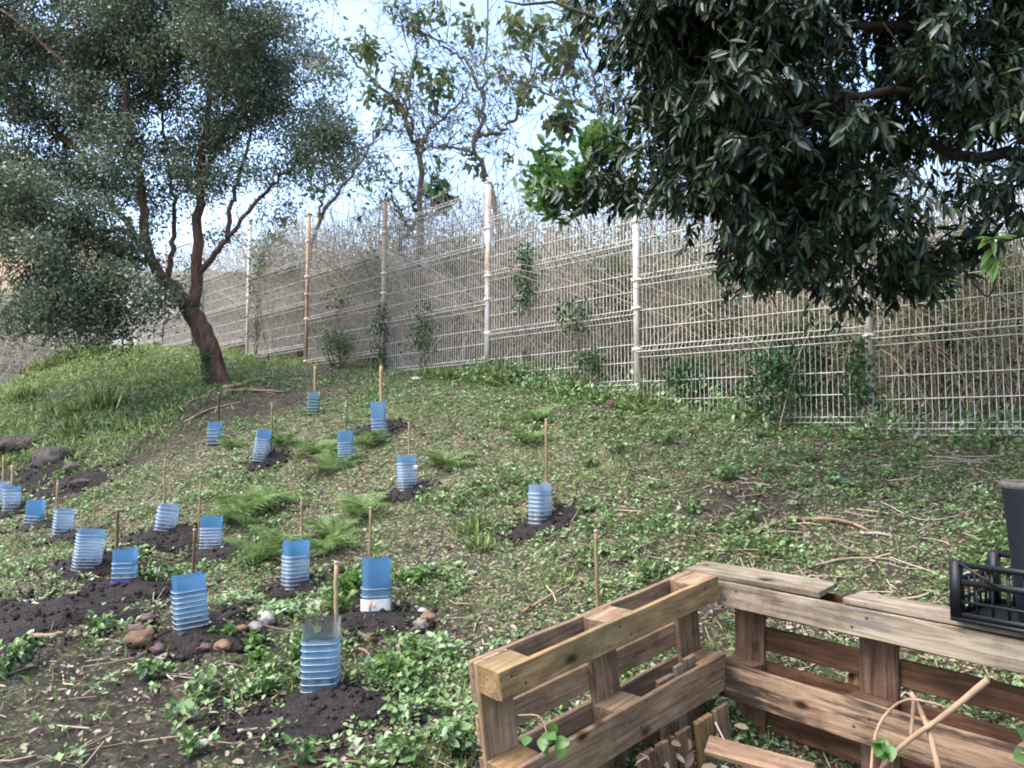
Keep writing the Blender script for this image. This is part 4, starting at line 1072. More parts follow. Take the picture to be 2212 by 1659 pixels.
n = 70000
X = rng.uniform(-13, -3.2, n); Y = rng.uniform(8.4, 17.5, n)
p = np.clip((fbm(X * 1.3, Y * 1.3, 66, 4) - .3) * 3.4, .12, 1) * np.clip((-3.4 - X) / 1.6, 0, 1) * np.clip((Y - 8.4) / .8, .2, 1)
ok = (rng.random(n) < p) & (fence_side(X, Y) > -.2) & (np.abs(X / Y) < .8); X, Y = X[ok], Y[ok]; n = len(X)
D = rand_dir(n, (.1, 0, 1.0)); D[:, 2] = np.abs(D[:, 2]) + .2; hL = rng.uniform(.05, .13, n)
mb = MB(); mb.leaves(np.stack([X, Y, tz(X, Y)], 1), D, rand_dir(n, (0, -.5, .5)), hL, hL * rng.uniform(.12, .2, n), 'quad', .05, .4)
stuff_obj('meadow_grass', mb, M['meadow'], 'fresh bright green grass thick on the mound left of the tree', 'grass')

# fallen leaves and chips
n = 18000
X, Y = cover_pts(n, 2.1, 13, .8); fs = fence_side(X, Y); ok = fs > -.1
w = .35 + .65 * np.clip((fbm(X * .9, Y * .9, 71, 3) - .35) * 3, 0, 1); ok &= rng.random(n) < np.maximum(w * .8, (X > .8) * 1.0)
X, Y = X[ok], Y[ok]; n = len(X); ct = np.stack([X, Y, tz(X, Y) + rng.uniform(.006, .035, n)], 1)
D = rand_dir(n); D[:, 2] *= .3; Ls = rng.uniform(.012, .042, n) * (1 + .04 * Y)
mb = MB(); mb.leaves(ct, D, rand_dir(n, (0, 0, 1.6)), Ls, Ls * rng.uniform(.3, .6, n), 'oval', .15, .2)
stuff_obj('leaf_litter', mb, M['litter'], 'dry tan fallen leaves scattered over the slope', 'leaf litter')
n = 3600
X, Y = cover_pts(n, 2.1, 12, .8); ok = (fence_side(X, Y) > -.1) & (rng.random(n) < .14 + .7 * (X > .7) + .3 * ((Y > 8) & (X < -1))); X, Y = X[ok], Y[ok]; n = len(X)
a = np.stack([X, Y, tz(X, Y)], 1); d = rand_dir(n); d[:, 2] *= .15; d[:, 0] *= 1.5; d = norm(d); Ls = rng.uniform(.05, .24, n)
b = a + d * Ls[:, None]; b[:, 2] = tz(b[:, 0], b[:, 1]); m_ = (a + b) / 2 + rng.normal(size=(n, 3)) * .012
Q = np.stack([a, m_, b], 1); Q[:, :, 2] = tz(Q[:, :, 0], Q[:, :, 1]) + .014
mb = MB(); mb.tubes(Q, rng.uniform(.0015, .0045, (n, 1)) * np.ones((1, 3)), 4, False)
stuff_obj('twig_litter', mb, M['twig'], 'thin broken twigs lying over the slope', 'twigs')

# ------------------------------------------------------------------ bottle guards, stakes and saplings
def bottle_mesh(w, h, flat, ribs, cut, twist):
    """square bottle with its neck cut off: rounded-square sleeve with moulded ribs, open at both ends. z up, base at 0"""
    n = 36; th = np.arange(n) / n * 2 * np.pi
    e = 5.0; rx = w / 2; ry = w / 2 * flat
    ring = np.stack([np.sign(np.cos(th)) * np.abs(np.cos(th)) ** (2 / e * 1.25) * rx, np.sign(np.sin(th)) * np.abs(np.sin(th)) ** (2 / e * 1.25) * ry], 1)
    ca, sa = math.cos(twist), math.sin(twist); ring = ring @ np.array([[ca, sa], [-sa, ca]])
    return ring * (1 + .075 * (vnoise(np.cos(th) * 1.7 + w * 999 + h * 777 + twist * 50, np.sin(th) * 1.7 + h * 333, 4) - .5)[:, None] * 2)


def sleeve(mb, ring, z0, z1, off, nz=2, top_jag=0., taper=0., seed=0):
    n = len(ring); V = []
    for k in range(nz + 1):
        z = z0 + (z1 - z0) * k / nz; s = 1 + off / .08 + taper * k / nz
        zz = np.full(n, z)
        if k == nz and top_jag: zz = z + top_jag * (vnoise(np.arange(n) * .35 + seed, np.zeros(n), 3) - .5) * 2
        V.append(np.stack([ring[:, 0] * s, ring[:, 1] * s, zz], 1))
    i = np.arange(nz)[:, None] * n; j = np.arange(n)[None]; j2 = (j + 1) % n
    mb.add(np.concatenate(V), [np.stack([i + j, i + j2, i + n + j2, i + n + j], -1).reshape(-1, 4)])


def ribbed(mb, ring, z0, z1, nr, amp=.002):
    """sleeve wall whose profile steps out at each rib"""
    n = len(ring); zs = [z0]; of = [0]
    p = (z1 - z0) / nr
    for k in range(nr):
        c = z0 + p * (k + .5)
        for dz, o_ in [(-.32, 0), (-.12, 1), (.12, 1), (.32, 0)]: zs.append(c + dz * p); of.append(o_ * amp)
    zs.append(z1); of.append(0)
    V = [np.stack([ring[:, 0] * (1 + o_ / .075), ring[:, 1] * (1 + o_ / .075), np.full(n, z)], 1) for z, o_ in zip(zs, of)]
    nz = len(zs) - 1; i = np.arange(nz)[:, None] * n; j = np.arange(n)[None]; j2 = (j + 1) % n
    mb.add(np.concatenate(V), [np.stack([i + j, i + j2, i + n + j2, i + n + j], -1).reshape(-1, 4)])


def guard(px, py, depth, w, h, label, pale='blue_pale', deep='blue_deep', split=.68, lean=(0, 0), nr=9, flat=.8, paper=None, twist=.2):
    g = P(px, py, depth); g = on_ground(g[0], depth)
    g[2] += .035
    t = empty('plant_guard', g, label, 'plant guard', 'cut water bottles guarding young plants')
    t.rotation_euler = (R(lean[1]), R(lean[0]), 0)
    ring = bottle_mesh(w, h, flat, nr, 0, twist)
    M4 = Matrix.LocRotScale(t.location, t.rotation_euler, t.scale)
    def put(name, mb, mat, smooth=True):
        me = mb.mesh(name, mat, smooth); o = bpy.data.objects.new(name, me); COL.objects.link(o); o.parent = t; return o
    mb = MB(); ribbed(mb, ring, -.03, h * split, nr); put('ribbed_sleeve', mb, M[pale])
    mb = MB()
    for k in range(nr):
        z = -.03 + (h * split + .03) * (k + .5) / nr; s = 1 + .0027 / .075
        rr = np.stack([ring[:, 0] * s, ring[:, 1] * s, np.full(len(ring), z)], 1); rr = np.vstack([rr, rr[:1]])
        mb.tubes(rr, .0012, 4, False)
    put('moulded_ridges', mb, M['rib'])
    mb = MB(); sleeve(mb, ring * .97, h * split - .03, h, 0, 3, .012, .02, int(px)); put('upper_band', mb, M[deep])
    if paper:
        mb = MB(); zz0, zz1, col = paper
        n = len(ring); a = [k for k in range(n) if ring[k, 1] < -.2 * w * flat]
        a = sorted(a, key=lambda k: ring[k, 0]); V = []
        for k in a: V.append((ring[k, 0] * 1.1, ring[k, 1] * 1.1 - .003, zz0)); V.append((ring[k, 0] * 1.1, ring[k, 1] * 1.1 - .003, zz1))
        m = len(a) - 1; mb.add(V, [np.array([[2 * k, 2 * k + 2, 2 * k + 3, 2 * k + 1] for k in range(m)])])
        pl = put('paper_label', mb, M[col])
        if col == 'paper':
            for dx, hh_ in ((-.02, .05), (.004, .03)):                   # faded vertical print on the label
                mb = MB(); yy = min(v[1] for v in V) - .002; mb.box((dx, yy, (zz0 + zz1) / 2), (.0035, 0, 0), (0, .0006, 0), (0, 0, hh_ / 2))
                o = bpy.data.objects.new('faded_print', mb.mesh('faded_print', M['paper_red'])); COL.objects.link(o); o.parent = pl
    return t


GU = [
    (692, 1515, 3.45, .158, .31, 'ribbed blue bottle guard with clear top on the large fresh soil mound', dict(pale='blue_mid', deep='clear', split=.74, nr=9, flat=.85, twist=.12)),
    (412, 1366, 4.05, .165, .27, 'leaning blue ribbed bottle guard inside the ring of brown stones', dict(pale='blue_mid', split=.76, lean=(-5, 0), twist=.5)),
    (812, 1343, 4.4, .155, .28, 'blue bottle guard with a white paper label round its foot and leafy sapling on top', dict(pale='blue_mid', split=.5, nr=4, paper=(.0, .065, 'paper'), twist=.3)),
    (638, 1266, 4.8, .155, .265, 'ribbed pale guard with bright blue top band beside the fern clump', dict(split=.7, twist=.7)),
    (1167, 1129, 5.3, .155, .25, 'pale ribbed bottle guard standing alone at the right of the plantings', dict(pale='blue_pale', deep='blue_pale', split=.8, nr=8, twist=.8)),
    (880, 1062, 6.3, .15, .26, 'ribbed clear-and-blue guard with white tag on its right edge in mid slope', dict(split=.8, deep='blue_mid', nr=10, twist=.75, lean=(-3, 0))),
    (820, 932, 7.5, .15, .32, 'tall blue guard with flared top in front of the rusty fence post', dict(pale='blue_mid', split=.5, nr=6, lean=(-4, 0))),
    (748, 998, 7.1, .145, .26, 'deep blue topped guard half sunk in ferns in mid slope', dict(pale='blue_mid', split=.62, nr=8, lean=(-3, 0))),
    (562, 998, 7.4, .145, .28, 'ribbed guard leaning right with dark blue band above its own soil mound', dict(split=.72, nr=9, lean=(6, 0))),
    (463, 956, 8.2, .145, .22, 'short light blue guard closest below the tree trunk', dict(pale='blue_mid', split=.7, nr=5)),
    (677, 899, 8.8, .14, .24, 'greenish guard with white ribs at the top of the plantings', dict(pale='green_film', deep='blue_mid', split=.75, nr=6)),
    (188, 1215, 5.2, .165, .25, 'broad pale bottle guard with a white glare patch left of the rusty stake', dict(pale='blue_pale', deep='blue_mid', split=.9, nr=12, lean=(6, 0), twist=.6)),
    (268, 1276, 5.0, .14, .215, 'blue guard with purple label strip at its foot below the rusty stake', dict(pale='blue_mid', split=.7, nr=6, paper=(.0, .03, 'paper_purple'))),
    (355, 1155, 6.0, .155, .21, 'very pale lilac blue guard leaning right over a dug heap', dict(pale='blue_pale', deep='blue_pale', split=.94, nr=8, lean=(9, 0), twist=.4)),
    (457, 1200, 5.7, .155, .235, 'guard with dark teal top and bright white ribs near the fern clump', dict(split=.66, nr=8, twist=.2)),
    (133, 1163, 6.5, .15, .22, 'milky pale guard with faint ribs, third from the left edge', dict(pale='blue_pale', deep='blue_pale', split=.95, nr=9, twist=.6, lean=(5, 0))),
    (73, 1143, 7.1, .15, .22, 'plain bright blue square guard, second from the left edge', dict(pale='blue_mid', split=.4, nr=4, lean=(4, 0))),
    (24, 1106, 7.5, .15, .22, 'pale blue guard by two canes near the left edge', dict(split=.9, nr=7, twist=.5)),
    (-2, 1102, 7.8, .15, .23, 'pale guard cut by the left picture edge', dict(pale='blue_pale', deep='blue_pale', split=.9, nr=7)),
]
guards = {}
for px, py, d, w, h, lab, kw in GU:
    guards[px] = guard(px, py, d, w, h, lab, **kw)
# small white paper tag on the mid slope guard
for px, py, dz, s_ in [(880, 0, .16, .035)]:
    t = guards[px]; mb = MB(); mb.box((.075, -.02, dz), (.018, 0, 0), (0, .004, .0), (0, 0, .022)); o = bpy.data.objects.new('paper_tag', mb.mesh('paper_tag', M['paper'])); COL.objects.link(o); o.parent = t

ST = [  # top px, top py, depth, mat, radius, label
    (727, 1218, 3.62, 'cane', .0095, 'straight bamboo cane beside the nearest bottle guard'),
    (800, 1100, 4.48, 'cane', .007, 'thin cane standing in the guard with the paper label'),
    (652, 1080, 4.9, 'cane', .007, 'thin cane rising from the guard beside the fern clump'),
    (420, 1147, 4.15, 'cane_dark', .008, 'dark cane behind the guard in the stone ring'),
    (254, 1103, 5.1, 'cane_dark', .010, 'rusty dark stake with a crossed top above the purple-footed guard'),
    (357, 995, 6.1, 'cane', .007, 'cane above the very pale leaning guard'),
    (433, 1045, 5.85, 'cane', .007, 'cane behind the guard with the teal top'),
    (205, 1062, 5.4, 'cane', .005, 'faint thin cane behind the broad pale guard'),
    (125, 1040, 6.6, 'cane', .009, 'short cane behind the milky pale guard'),
    (28, 1003, 7.6, 'stake_orange', .012, 'orange cane of the pair near the left edge, right one'),
    (8, 985, 7.9, 'stake_orange', .012, 'taller orange cane at the very left edge'),
    (473, 850, 8.3, 'cane_dark', .012, 'dark brown stake right below the tree trunk'),
    (588, 872, 7.5, 'cane', .009, 'light cane above the guard with the dark blue band'),
    (681, 790, 8.9, 'stake_orange', .015, 'orange stake behind the greenish guard'),
    (750, 866, 7.2, 'cane_dark', .006, 'thin dark cane in the guard sunk among ferns'),
    (824, 790, 7.6, 'stake_orange', .017, 'thick orange stake in the tall blue guard before the fence post'),
    (884, 915, 6.4, 'cane', .007, 'thin brown cane in the tagged mid-slope guard'),
    (1180, 908, 5.4, 'cane', .010, 'tall knobbly cane in the lone right-hand guard'),
    (1287, 1150, 4.0, 'cane', .0105, 'bare cane with pale top standing behind the pallet bin'),
    (85, 1042, 7.2, 'cane', .005, 'thin faded cane behind the plain square guard'),
]
for px, py, d, mt, r, lab in ST:
    top = P(px, py, d); f = on_ground(top[0] + rng.normal() * .004, d, -.06)
    t = empty('cane_stake', f, lab, 'stake', 'stakes marking the young plants')
    K = 14; q = f[None] + (top - f)[None] * np.linspace(0, 1, K)[:, None]; q[1:-1, :2] += rng.normal(size=(K - 2, 2)) * .0015
    rr = np.full(K, r); rr[::3] *= 1.16
    mb = MB(); mb.tubes(q, rr[None], 8); ob('shaft', mb.mesh('shaft', M[mt], True), t)
    cp = MB(); cp.tubes(np.array([[top, top + [0, 0, .012]]]), r * 1.12, 8); ob('cut_end', cp.mesh('cut_end', M['stick_grey' if mt != 'stake_orange' else 'cane']), t)
    if px == 254:
        cp = MB(); cp.tubes(np.array([[top + [-.035, 0, -.01], top + [.04, 0, .0]]]), .009, 6); ob('cross_piece', cp.mesh('cross_piece', M['cane_dark']), t)

# saplings inside guards
for px, h, r, n, lab in [(812, .40, .045, 9, 'leafy green sapling sticking out of the paper-labelled guard'), (692, .25, .03, 6, 'small seedling inside the nearest bottle guard'), (457, .23, .05, 9, 'dark seedling filling the teal topped guard'),
                         (677, .3, .035, 8, 'dark green seedling topping the greenish guard'), (562, .34, .04, 7, 'wispy seedling above the leaning dark-banded guard'), (1167, .34, .045, 8, 'brownish wispy seedling in the lone right-hand guard'),
                         (748, .33, .03, 7, 'seedling tip above the fern-side guard'), (412, .22, .04, 8, 'seedling shadowed inside the stone-ring guard'), (638, .24, .04, 7, 'seedling inside the guard beside the fern clump')]:
    f = np.array(guards[px].location) - [0, 0, .03]
    t = empty('sapling', f, lab, 'sapling')
    K = 6; q = np.stack([f[0] + .01 + rng.normal(size=K) * .004, f[1] + rng.normal(size=K) * .004, np.linspace(f[2], f[2] + h, K)], 1)
    mb = MB(); mb.tubes(q, np.linspace(.004, .002, K)[None], 5); ob('stem', mb.mesh('stem', M['bark_grey']), t)
    zz = rng.uniform(h * .45, h, n * 2); cc = np.stack([np.full(2 * n, f[0]), np.full(2 * n, f[1]), f[2] + zz], 1)
    mb = MB(); mb.leaves(cc, rand_dir(2 * n, (0, 0, .3)), rand_dir(2 * n, (0, -.3, 1)), rng.uniform(.03, .055, 2 * n), rng.uniform(.018, .03, 2 * n), 'oval', .1, .1)
    ob('leaves', mb.mesh('leaves', M['leaf_bright' if px == 812 else 'leaf_vine']), t)

# ------------------------------------------------------------------ stones
def stone(px, py, wpx, hr, mat, label, name='stone', cat='stone', group=None, sink=.25, seed=None, Y=None):
    g = G(px, py) if Y is None else on_ground(P(px, py, Y)[0], Y)
    r = wpx / 2 * g[1] / F
    bm = bmesh.new(); bmesh.ops.create_icosphere(bm, subdivisions=3, radius=1.0)
    sd = (seed or int(px * 7 + py)) % 997
    for v in bm.verts:
        c = v.co
        e = 1 + .5 * (float(vnoise(c.x * 1.4 + sd, c.y * 1.4 + c.z * 1.9, sd)) - .5) + .22 * (float(vnoise(c.x * 4 + sd, c.y * 4 + c.z * 5, sd + 1)) - .5)
        v.co = Vector((c.x * r * e, c.y * r * e * .8, c.z * r * hr * e))
    me = bpy.data.meshes.new(name); bm.to_mesh(me); bm.free(); me.materials.append(M[mat])
    for p_ in me.polygons: p_.use_smooth = True
    o = bpy.data.objects.new(name, me); COL.objects.link(o); o.location = (g[0], g[1] + r * .4, g[2] + r * hr * (1 - sink) * .95); o.rotation_euler = (0, 0, sd % 6)
    o.rotation_euler[2] = (sd % 7) * .2 - .6
    return tag(o, label, cat, group)


RG = 'stones ringing the planting hole of the leaning blue guard'
for a in [(293, 1400, 70, .55, 'stone_brown', 'largest pitted tan stone of the ring left of the leaning guard'), (290, 1370, 44, .5, 'stone_purple', 'dark brown stone lying on top of the largest pitted stone'),
          (316, 1348, 36, .7, 'stone_purple', 'upper dark brown stone at the back left of the stone ring'), (322, 1368, 28, .5, 'stone_brown', 'small reddish stone tucked behind the largest pitted stone'),
          (338, 1413, 34, .7, 'stone_purple', 'rounded plum-brown stone right of the largest pitted stone'), (354, 1428, 42, .3, 'stone_grey', 'flat pale grey stone in front of the stone ring'),
          (408, 1412, 28, .6, 'stone_purple', 'small dark stone at the front of the ring below the guard'), (440, 1411, 36, .55, 'stone_purple', 'plum stone at the front of the ring beside the tan one'),
          (479, 1406, 38, .62, 'stone_brown', 'smooth tan stone at the front right of the ring'), (549, 1366, 40, .6, 'stone_grey', 'grey-tan stone right of the leaning guard'),
          (573, 1352, 36, .9, 'stone_pale', 'upright pale stone at the right of the stone ring'), (559, 1335, 26, .7, 'stone_brown', 'small brown stone behind the upright pale stone'),
          (540, 1328, 28, .6, 'stone_brown', 'reddish brown stone next to the dark burrow'), (519, 1368, 28, .6, 'stone_brown', 'small reddish stone at the inner right of the ring'),
          (372, 1330, 20, .7, 'stone_brown', 'small brown stone just left of the leaning guard')]:
    stone(*a, group=RG)
RG = 'stones ringing the hole of the paper-labelled guard'
for a in [(909, 1362, 36, .7, 'stone_grey', 'grey stone at the right of the labelled guard, front one'), (923, 1342, 36, .6, 'stone_brown', 'brown stone at the outer right of the labelled guard'),
          (897, 1370, 26, .7, 'stone_purple', 'dark small stone touching the front grey stone'), (914, 1326, 24, .5, 'stone_pale', 'light small stone behind the brown one right of the labelled guard'),
          (799, 1388, 28, .8, 'stone_brown', 'mossy brown stone below the labelled guard'), (838, 1392, 36, .3, 'stone_purple', 'flat dark stone in front of the labelled guard'),
          (733, 1375, 22, .8, 'stone_brown', 'small tan stone at the foot of the nearest cane')]:
    stone(*a, group=RG)
stone(1320, 885, 26, .9, 'stone_purple', 'dark brown clod of earth at the fence foot', 'earth_clod', 'clod')
stone(898, 822, 26, .4, 'stone_pale', 'white stone in grass below the fence near the rusty post')
stone(269, 758, 18, .6, 'stone_pale', 'white stone on top of the grassy mound')
stone(575, 1232, 30, .6, 'stone_brown', 'orange-brown clod under the fern clump', 'earth_clod', 'clod')
stone(676, 1306, 60, .16, 'stone_pale', 'flat whitish slab between two blue guards')
stone(1712, 1093, 26, .5, 'stone_grey', 'grey-brown stone on the bare soil right of the plantings')
stone(1020, 1243, 24, .5, 'stone_grey', 'greyish pebble on the slope behind the pallets')
stone(800, 1540, 24, .4, 'stone_grey', 'small stone at the right of the nearest soil mound')
stone(770, 1625, 34, .5, 'stone_grey', 'grey stone near the bottom edge below the soil mound')
stone(1050, 1260, 18, .5, 'stone_brown', 'small brown pebble behind the pallets')
stone(1500, 935, 24, .5, 'stone_brown', 'reddish stone at the foot of the fence under the ivy patch')
stone(1335, 930, 20, .5, 'stone_brown', 'tan stone in the weeds below the whitest fence post')
# bare rock step on the left
stone(100, 1012, 90, .75, 'rock', 'grey-brown boulder in the bank behind the left canes', 'boulder', 'boulder', sink=.5)
stone(158, 1022, 56, .6, 'rock', 'smaller boulder against the right side of the bank boulder', 'boulder', 'boulder', sink=.5)
stone(25, 975, 110, .35, 'rock', 'flat dark ledge rock above the two left canes', 'boulder', 'boulder', sink=.4)
stone(172, 1055, 50, .5, 'rock', 'low grey rock at the foot of the bank boulders', 'boulder', 'boulder', sink=.4)

# ------------------------------------------------------------------ ferns, tufts, weeds
fr = []
for k in range(3):
    mb = MB(); n = 22; t = np.linspace(.12, .98, n); L_ = 1.0
    sp = np.stack([t * L_, np.zeros(n), .55 * t - .62 * t * t], 1)
    K = 8; tt = np.linspace(0, 1, K); mb.tubes(np.stack([tt, np.zeros(K), .55 * tt - .62 * tt * tt], 1), np.linspace(.012, .004, K)[None], 3, False)
    for sg in (-1, 1):
        ln = .34 * np.sin(np.pi * (t * .82 + .16)) * (1 + .1 * rng.normal(size=n)) + .02
        D = np.stack([np.full(n, .35), np.full(n, sg * 1.0), np.full(n, -.15)], 1) + rng.normal(size=(n, 3)) * .07
        D = norm(D); mb.leaves(sp, D, np.tile([0, 0, 1.], (n, 1)), ln, .026, 'long', .1, .15)
        for f_ in (.35, .6, .82):                                      # small leaflets along each pinna
            q_ = sp + D * (ln * f_)[:, None]
            for s2 in (-1, 1):
                D2 = norm(D * .5 + np.array([s2 * 1.0, 0, 0])); mb.leaves(q_, D2, np.tile([0, 0, 1.], (n, 1)), ln * .3 * (1.1 - f_), .022, 'quad', .1)
    fr.append(mb.mesh('frond', M['fern']))


def fern(px, py, size, label, nf=10, gx_=None):
    g = G(px, py); t = empty('fern', g, label, 'fern', 'ferns growing among the plantings')
    a0 = rng.uniform(0, 6.28)
    for k in range(nf):
        o = bpy.data.objects.new('frond', fr[k % 3]); COL.objects.link(o); o.parent = t
        s = size * rng.uniform(.7, 1.3); o.scale = (s, s, s); o.rotation_euler = (rng.normal() * .2, -rng.uniform(.05, .65), a0 + k * 2.4 + rng.normal() * .2)
    return t


for a in [(520, 1122, .36, 'broad bright fern above the guard with the teal top'), (570, 1092, .33, 'right-hand half of the broad fern clump in mid slope'), (566, 1212, .26, 'fern hanging over the orange-brown clod'),
          (600, 1188, .24, 'fern right behind the bright-banded guard'), (700, 1190, .24, 'fern between two canes above the labelled guard'), (720, 1160, .26, 'feathery fern left of the thin cane in the labelled guard'),
          (773, 1112, .28, 'low fern in mid slope below the sunk guard'), (715, 1015, .26, 'fern left of the sunk deep blue guard'), (800, 960, .26, 'fern below the tall flared blue guard'), (1151, 912, .28, 'fern in the upper slope behind the lone guard'),
          (1140, 955, .24, 'fern just left of the tall knobbly cane'), (960, 1010, .26, 'fern right of the tagged mid-slope guard'), (610, 960, .24, 'fern right of the leaning dark-banded guard'), (500, 965, .2, 'small fern at the foot of the short guard under the tree'),
          (690, 980, .22, 'fern on the left side of the sunk guard higher up'), (1600, 905, .25, 'fern at the fence foot below the ivy patch')]:
    fern(*a)


def tuft(px, py, size, label, n=130, mat='meadow', name='grass_tuft', w=.022, group='grass tufts on the slope'):
    g = G(px, py); mb = MB(); n = int(n * 2.2)
    c = g + rng.normal(size=(n, 3)) * [size * .35, size * .3, 0]; c[:, 2] = tz(c[:, 0], c[:, 1]) - .005
    D = rand_dir(n, (0, 0, 1.3)); L_ = size * rng.uniform(.4, 1.15, n)
    L_ = L_ * .8; mb.leaves(c, D, rand_dir(n, (0, -.6, .3)), L_, L_ * w * rng.uniform(.7, 1.4, n), 'long', .1, rng.uniform(.3, .9, n))
    me = mb.mesh(name, M[mat]); o = ob(name, me); tag(o, label, 'grass tuft', group)


for a in [(1100, 830, .34, 'long bright grass tuft at the fence foot by the rusty-footed post', 260), (1150, 822, .36, 'tallest dark grass tuft against the fence', 260), (1205, 832, .32, 'wide tuft right of the tallest grass tuft at the fence', 220), (1045, 822, .26, 'grass tuft in front of the rusty-footed fence post', 160),
          (975, 822, .24, 'short tuft at the fence left of the rusty-footed post', 130), (1240, 850, .26, 'grass tuft below the small vine clump', 140), (930, 818, .2, 'low tuft beside the white stone under the fence', 90),
          (1025, 1150, .14, 'loose grass tuft on the slope left of the lone guard', 110), (1040, 1185, .12, 'small tuft in front of the loose grass tuft', 80), (200, 765, .34, 'bright tuft on the mound crest under the crown', 140), (250, 752, .34, 'yellow-green tuft beside the white stone on the mound', 140),
          (215, 880, .28, 'dark green tuft on the mound side', 130), (150, 900, .24, 'tuft on the mound side above the boulders', 100), (165, 940, .22, 'tuft at the edge of the rock step', 90), (90, 800, .3, 'pale tuft on the left shoulder of the mound', 120), (130, 780, .3, 'feathery tuft on the mound crest further left', 120),
          (290, 930, .18, 'isolated tuft on the bare slope left of the tree', 70), (1290, 870, .22, 'tuft under the whitest fence post', 100), (1385, 890, .24, 'weedy tuft right of the whitest fence post foot', 110), (50, 870, .26, 'soft tuft low on the left flank of the mound', 110)]:
    tuft(*a)


def weed(px, py, size, label, n=36, mat='cover', cat='weed', group='leafy weeds on the slope', Lf=.035, Wf=.026):
    g = G(px, py); t = empty('leafy_weed', g, label, cat, group)
    k = max(4, n // 6); tips = g + np.stack([rng.normal(size=k) * size * .4, rng.normal(size=k) * size * .3, size * rng.uniform(.45, 1.0, k)], 1)
    tt = np.linspace(0, 1, 5)[None, :, None]; Q = (g - [0, 0, .01])[None, None] * (1 - tt) + tips[:, None] * tt
    mb = MB(); mb.tubes(Q, .0018, 3, False); ob('stems', mb.mesh('stems', M['leaf_vine']), t)
    s = rng.uniform(.35, 1, n); j = rng.integers(0, k, n); c = g[None] * (1 - s[:, None]) + tips[j] * s[:, None]
    mb = MB(); mb.leaves(c, rand_dir(n, (0, 0, .15)), rand_dir(n, (0, 0, 1.6)), Lf * rng.uniform(.7, 1.3, n), Wf * rng.uniform(.7, 1.3, n), 'ovate' if g[1] < 4.6 else 'oval', .08, .2)
    ob('leaves', mb.mesh('leaves', M[mat]), t)


for a in [(755, 1290, .22, 'bushy parsley-like weed between the nearest cane and the labelled guard', 150, 'leaf_bright'), (735, 1330, .16, 'lower half of the bushy weed behind the nearest guard', 80, 'leaf_bright'), (885, 1265, .14, 'round green weed right of the labelled guard', 80, 'leaf_bright'),
          (325, 1470, .13, 'weed cluster in front of the largest pitted stone', 60), (60, 1440, .16, 'leafy weed at the left edge below the bark pieces', 90), (20, 1460, .16, 'weed touching the left picture edge', 70), (210, 1370, .13, 'weed on the dug patch near the brown bar', 60),
          (580, 1500, .13, 'weed left of the nearest soil mound', 60), (560, 1440, .11, 'yellow-green weed left of the nearest guard', 50, 'leaf_bright'), (640, 1430, .10, 'small weed just left of the nearest guard foot', 40), (840, 1470, .14, 'bright weed right of the nearest guard', 80, 'leaf_bright'),
          (900, 1500, .13, 'broad weed between the soil mound and the pallets', 70), (960, 1440, .13, 'weed near the left end of the pallets', 70), (860, 1560, .12, 'weed at the right rim of the soil mound', 55), (440, 1500, .11, 'weed in the trodden area', 50), (390, 1560, .11, 'low weed near the lower left', 50),
          (980, 1640, .14, 'weed at the bottom edge by the pallet foot', 70), (880, 1650, .12, 'weed at the bottom edge mid frame', 60), (660, 1650, .1, 'tiny weed at the bottom edge', 40), (420, 1640, .1, 'tiny weed at the lower left bottom edge', 40), (545, 1405, .1, 'clover-like weed right of the stone ring', 46, 'leaf_bright'),
          (480, 1385, .09, 'small fresh weed inside the stone ring', 40, 'leaf_bright'), (330, 1255, .1, 'grey-green trailing weed behind the leaning guard', 60), (375, 1245, .1, 'second grey-green weed behind the leaning guard', 60), (600, 1330, .08, 'weed at the pale flat slab', 30),
          (1500, 1110, .13, 'broad-leaved pale weed on the open slope', 60), (1620, 1130, .12, 'broad-leaved weed next to the curved stick', 50), (1560, 1040, .13, 'weed cluster above the bare soil on the right', 60), (1400, 1250, .12, 'weed behind the pallet corner', 60), (1750, 1000, .13, 'weed mat below the fence panel', 60),
          (1330, 980, .13, 'leafy weed right of the knobbly cane', 60), (1450, 960, .14, 'leafy weed below the ivy-covered panel', 70), (1270, 1010, .12, 'weed between the cane and the slope weeds', 60), (1640, 950, .14, 'weed cluster under the ivy patch', 70), (1960, 1010, .15, 'ragged weed below the last fence panel', 60)]:
    weed(*a)

# ------------------------------------------------------------------ sticks, bark and other litter one can pick out
def stick(pts, r, mat, label, name='stick', cat='stick', lift=.02, group=None, taper=.5):
    q = np.array([G(*p) for p in pts]); q[:, 2] += lift
    c = crom(q, 5 * len(pts)); c[:, 2] = np.maximum(c[:, 2], tz(c[:, 0], c[:, 1]) + lift * .7)
    mb = MB(); mb.tubes(c, np.linspace(r, r * taper, len(c))[None] * (1 + rng.normal(size=(1, len(c))) * .07), 7)
    tag(ob(name, mb.mesh(name, M[mat], True)), label, cat, group)


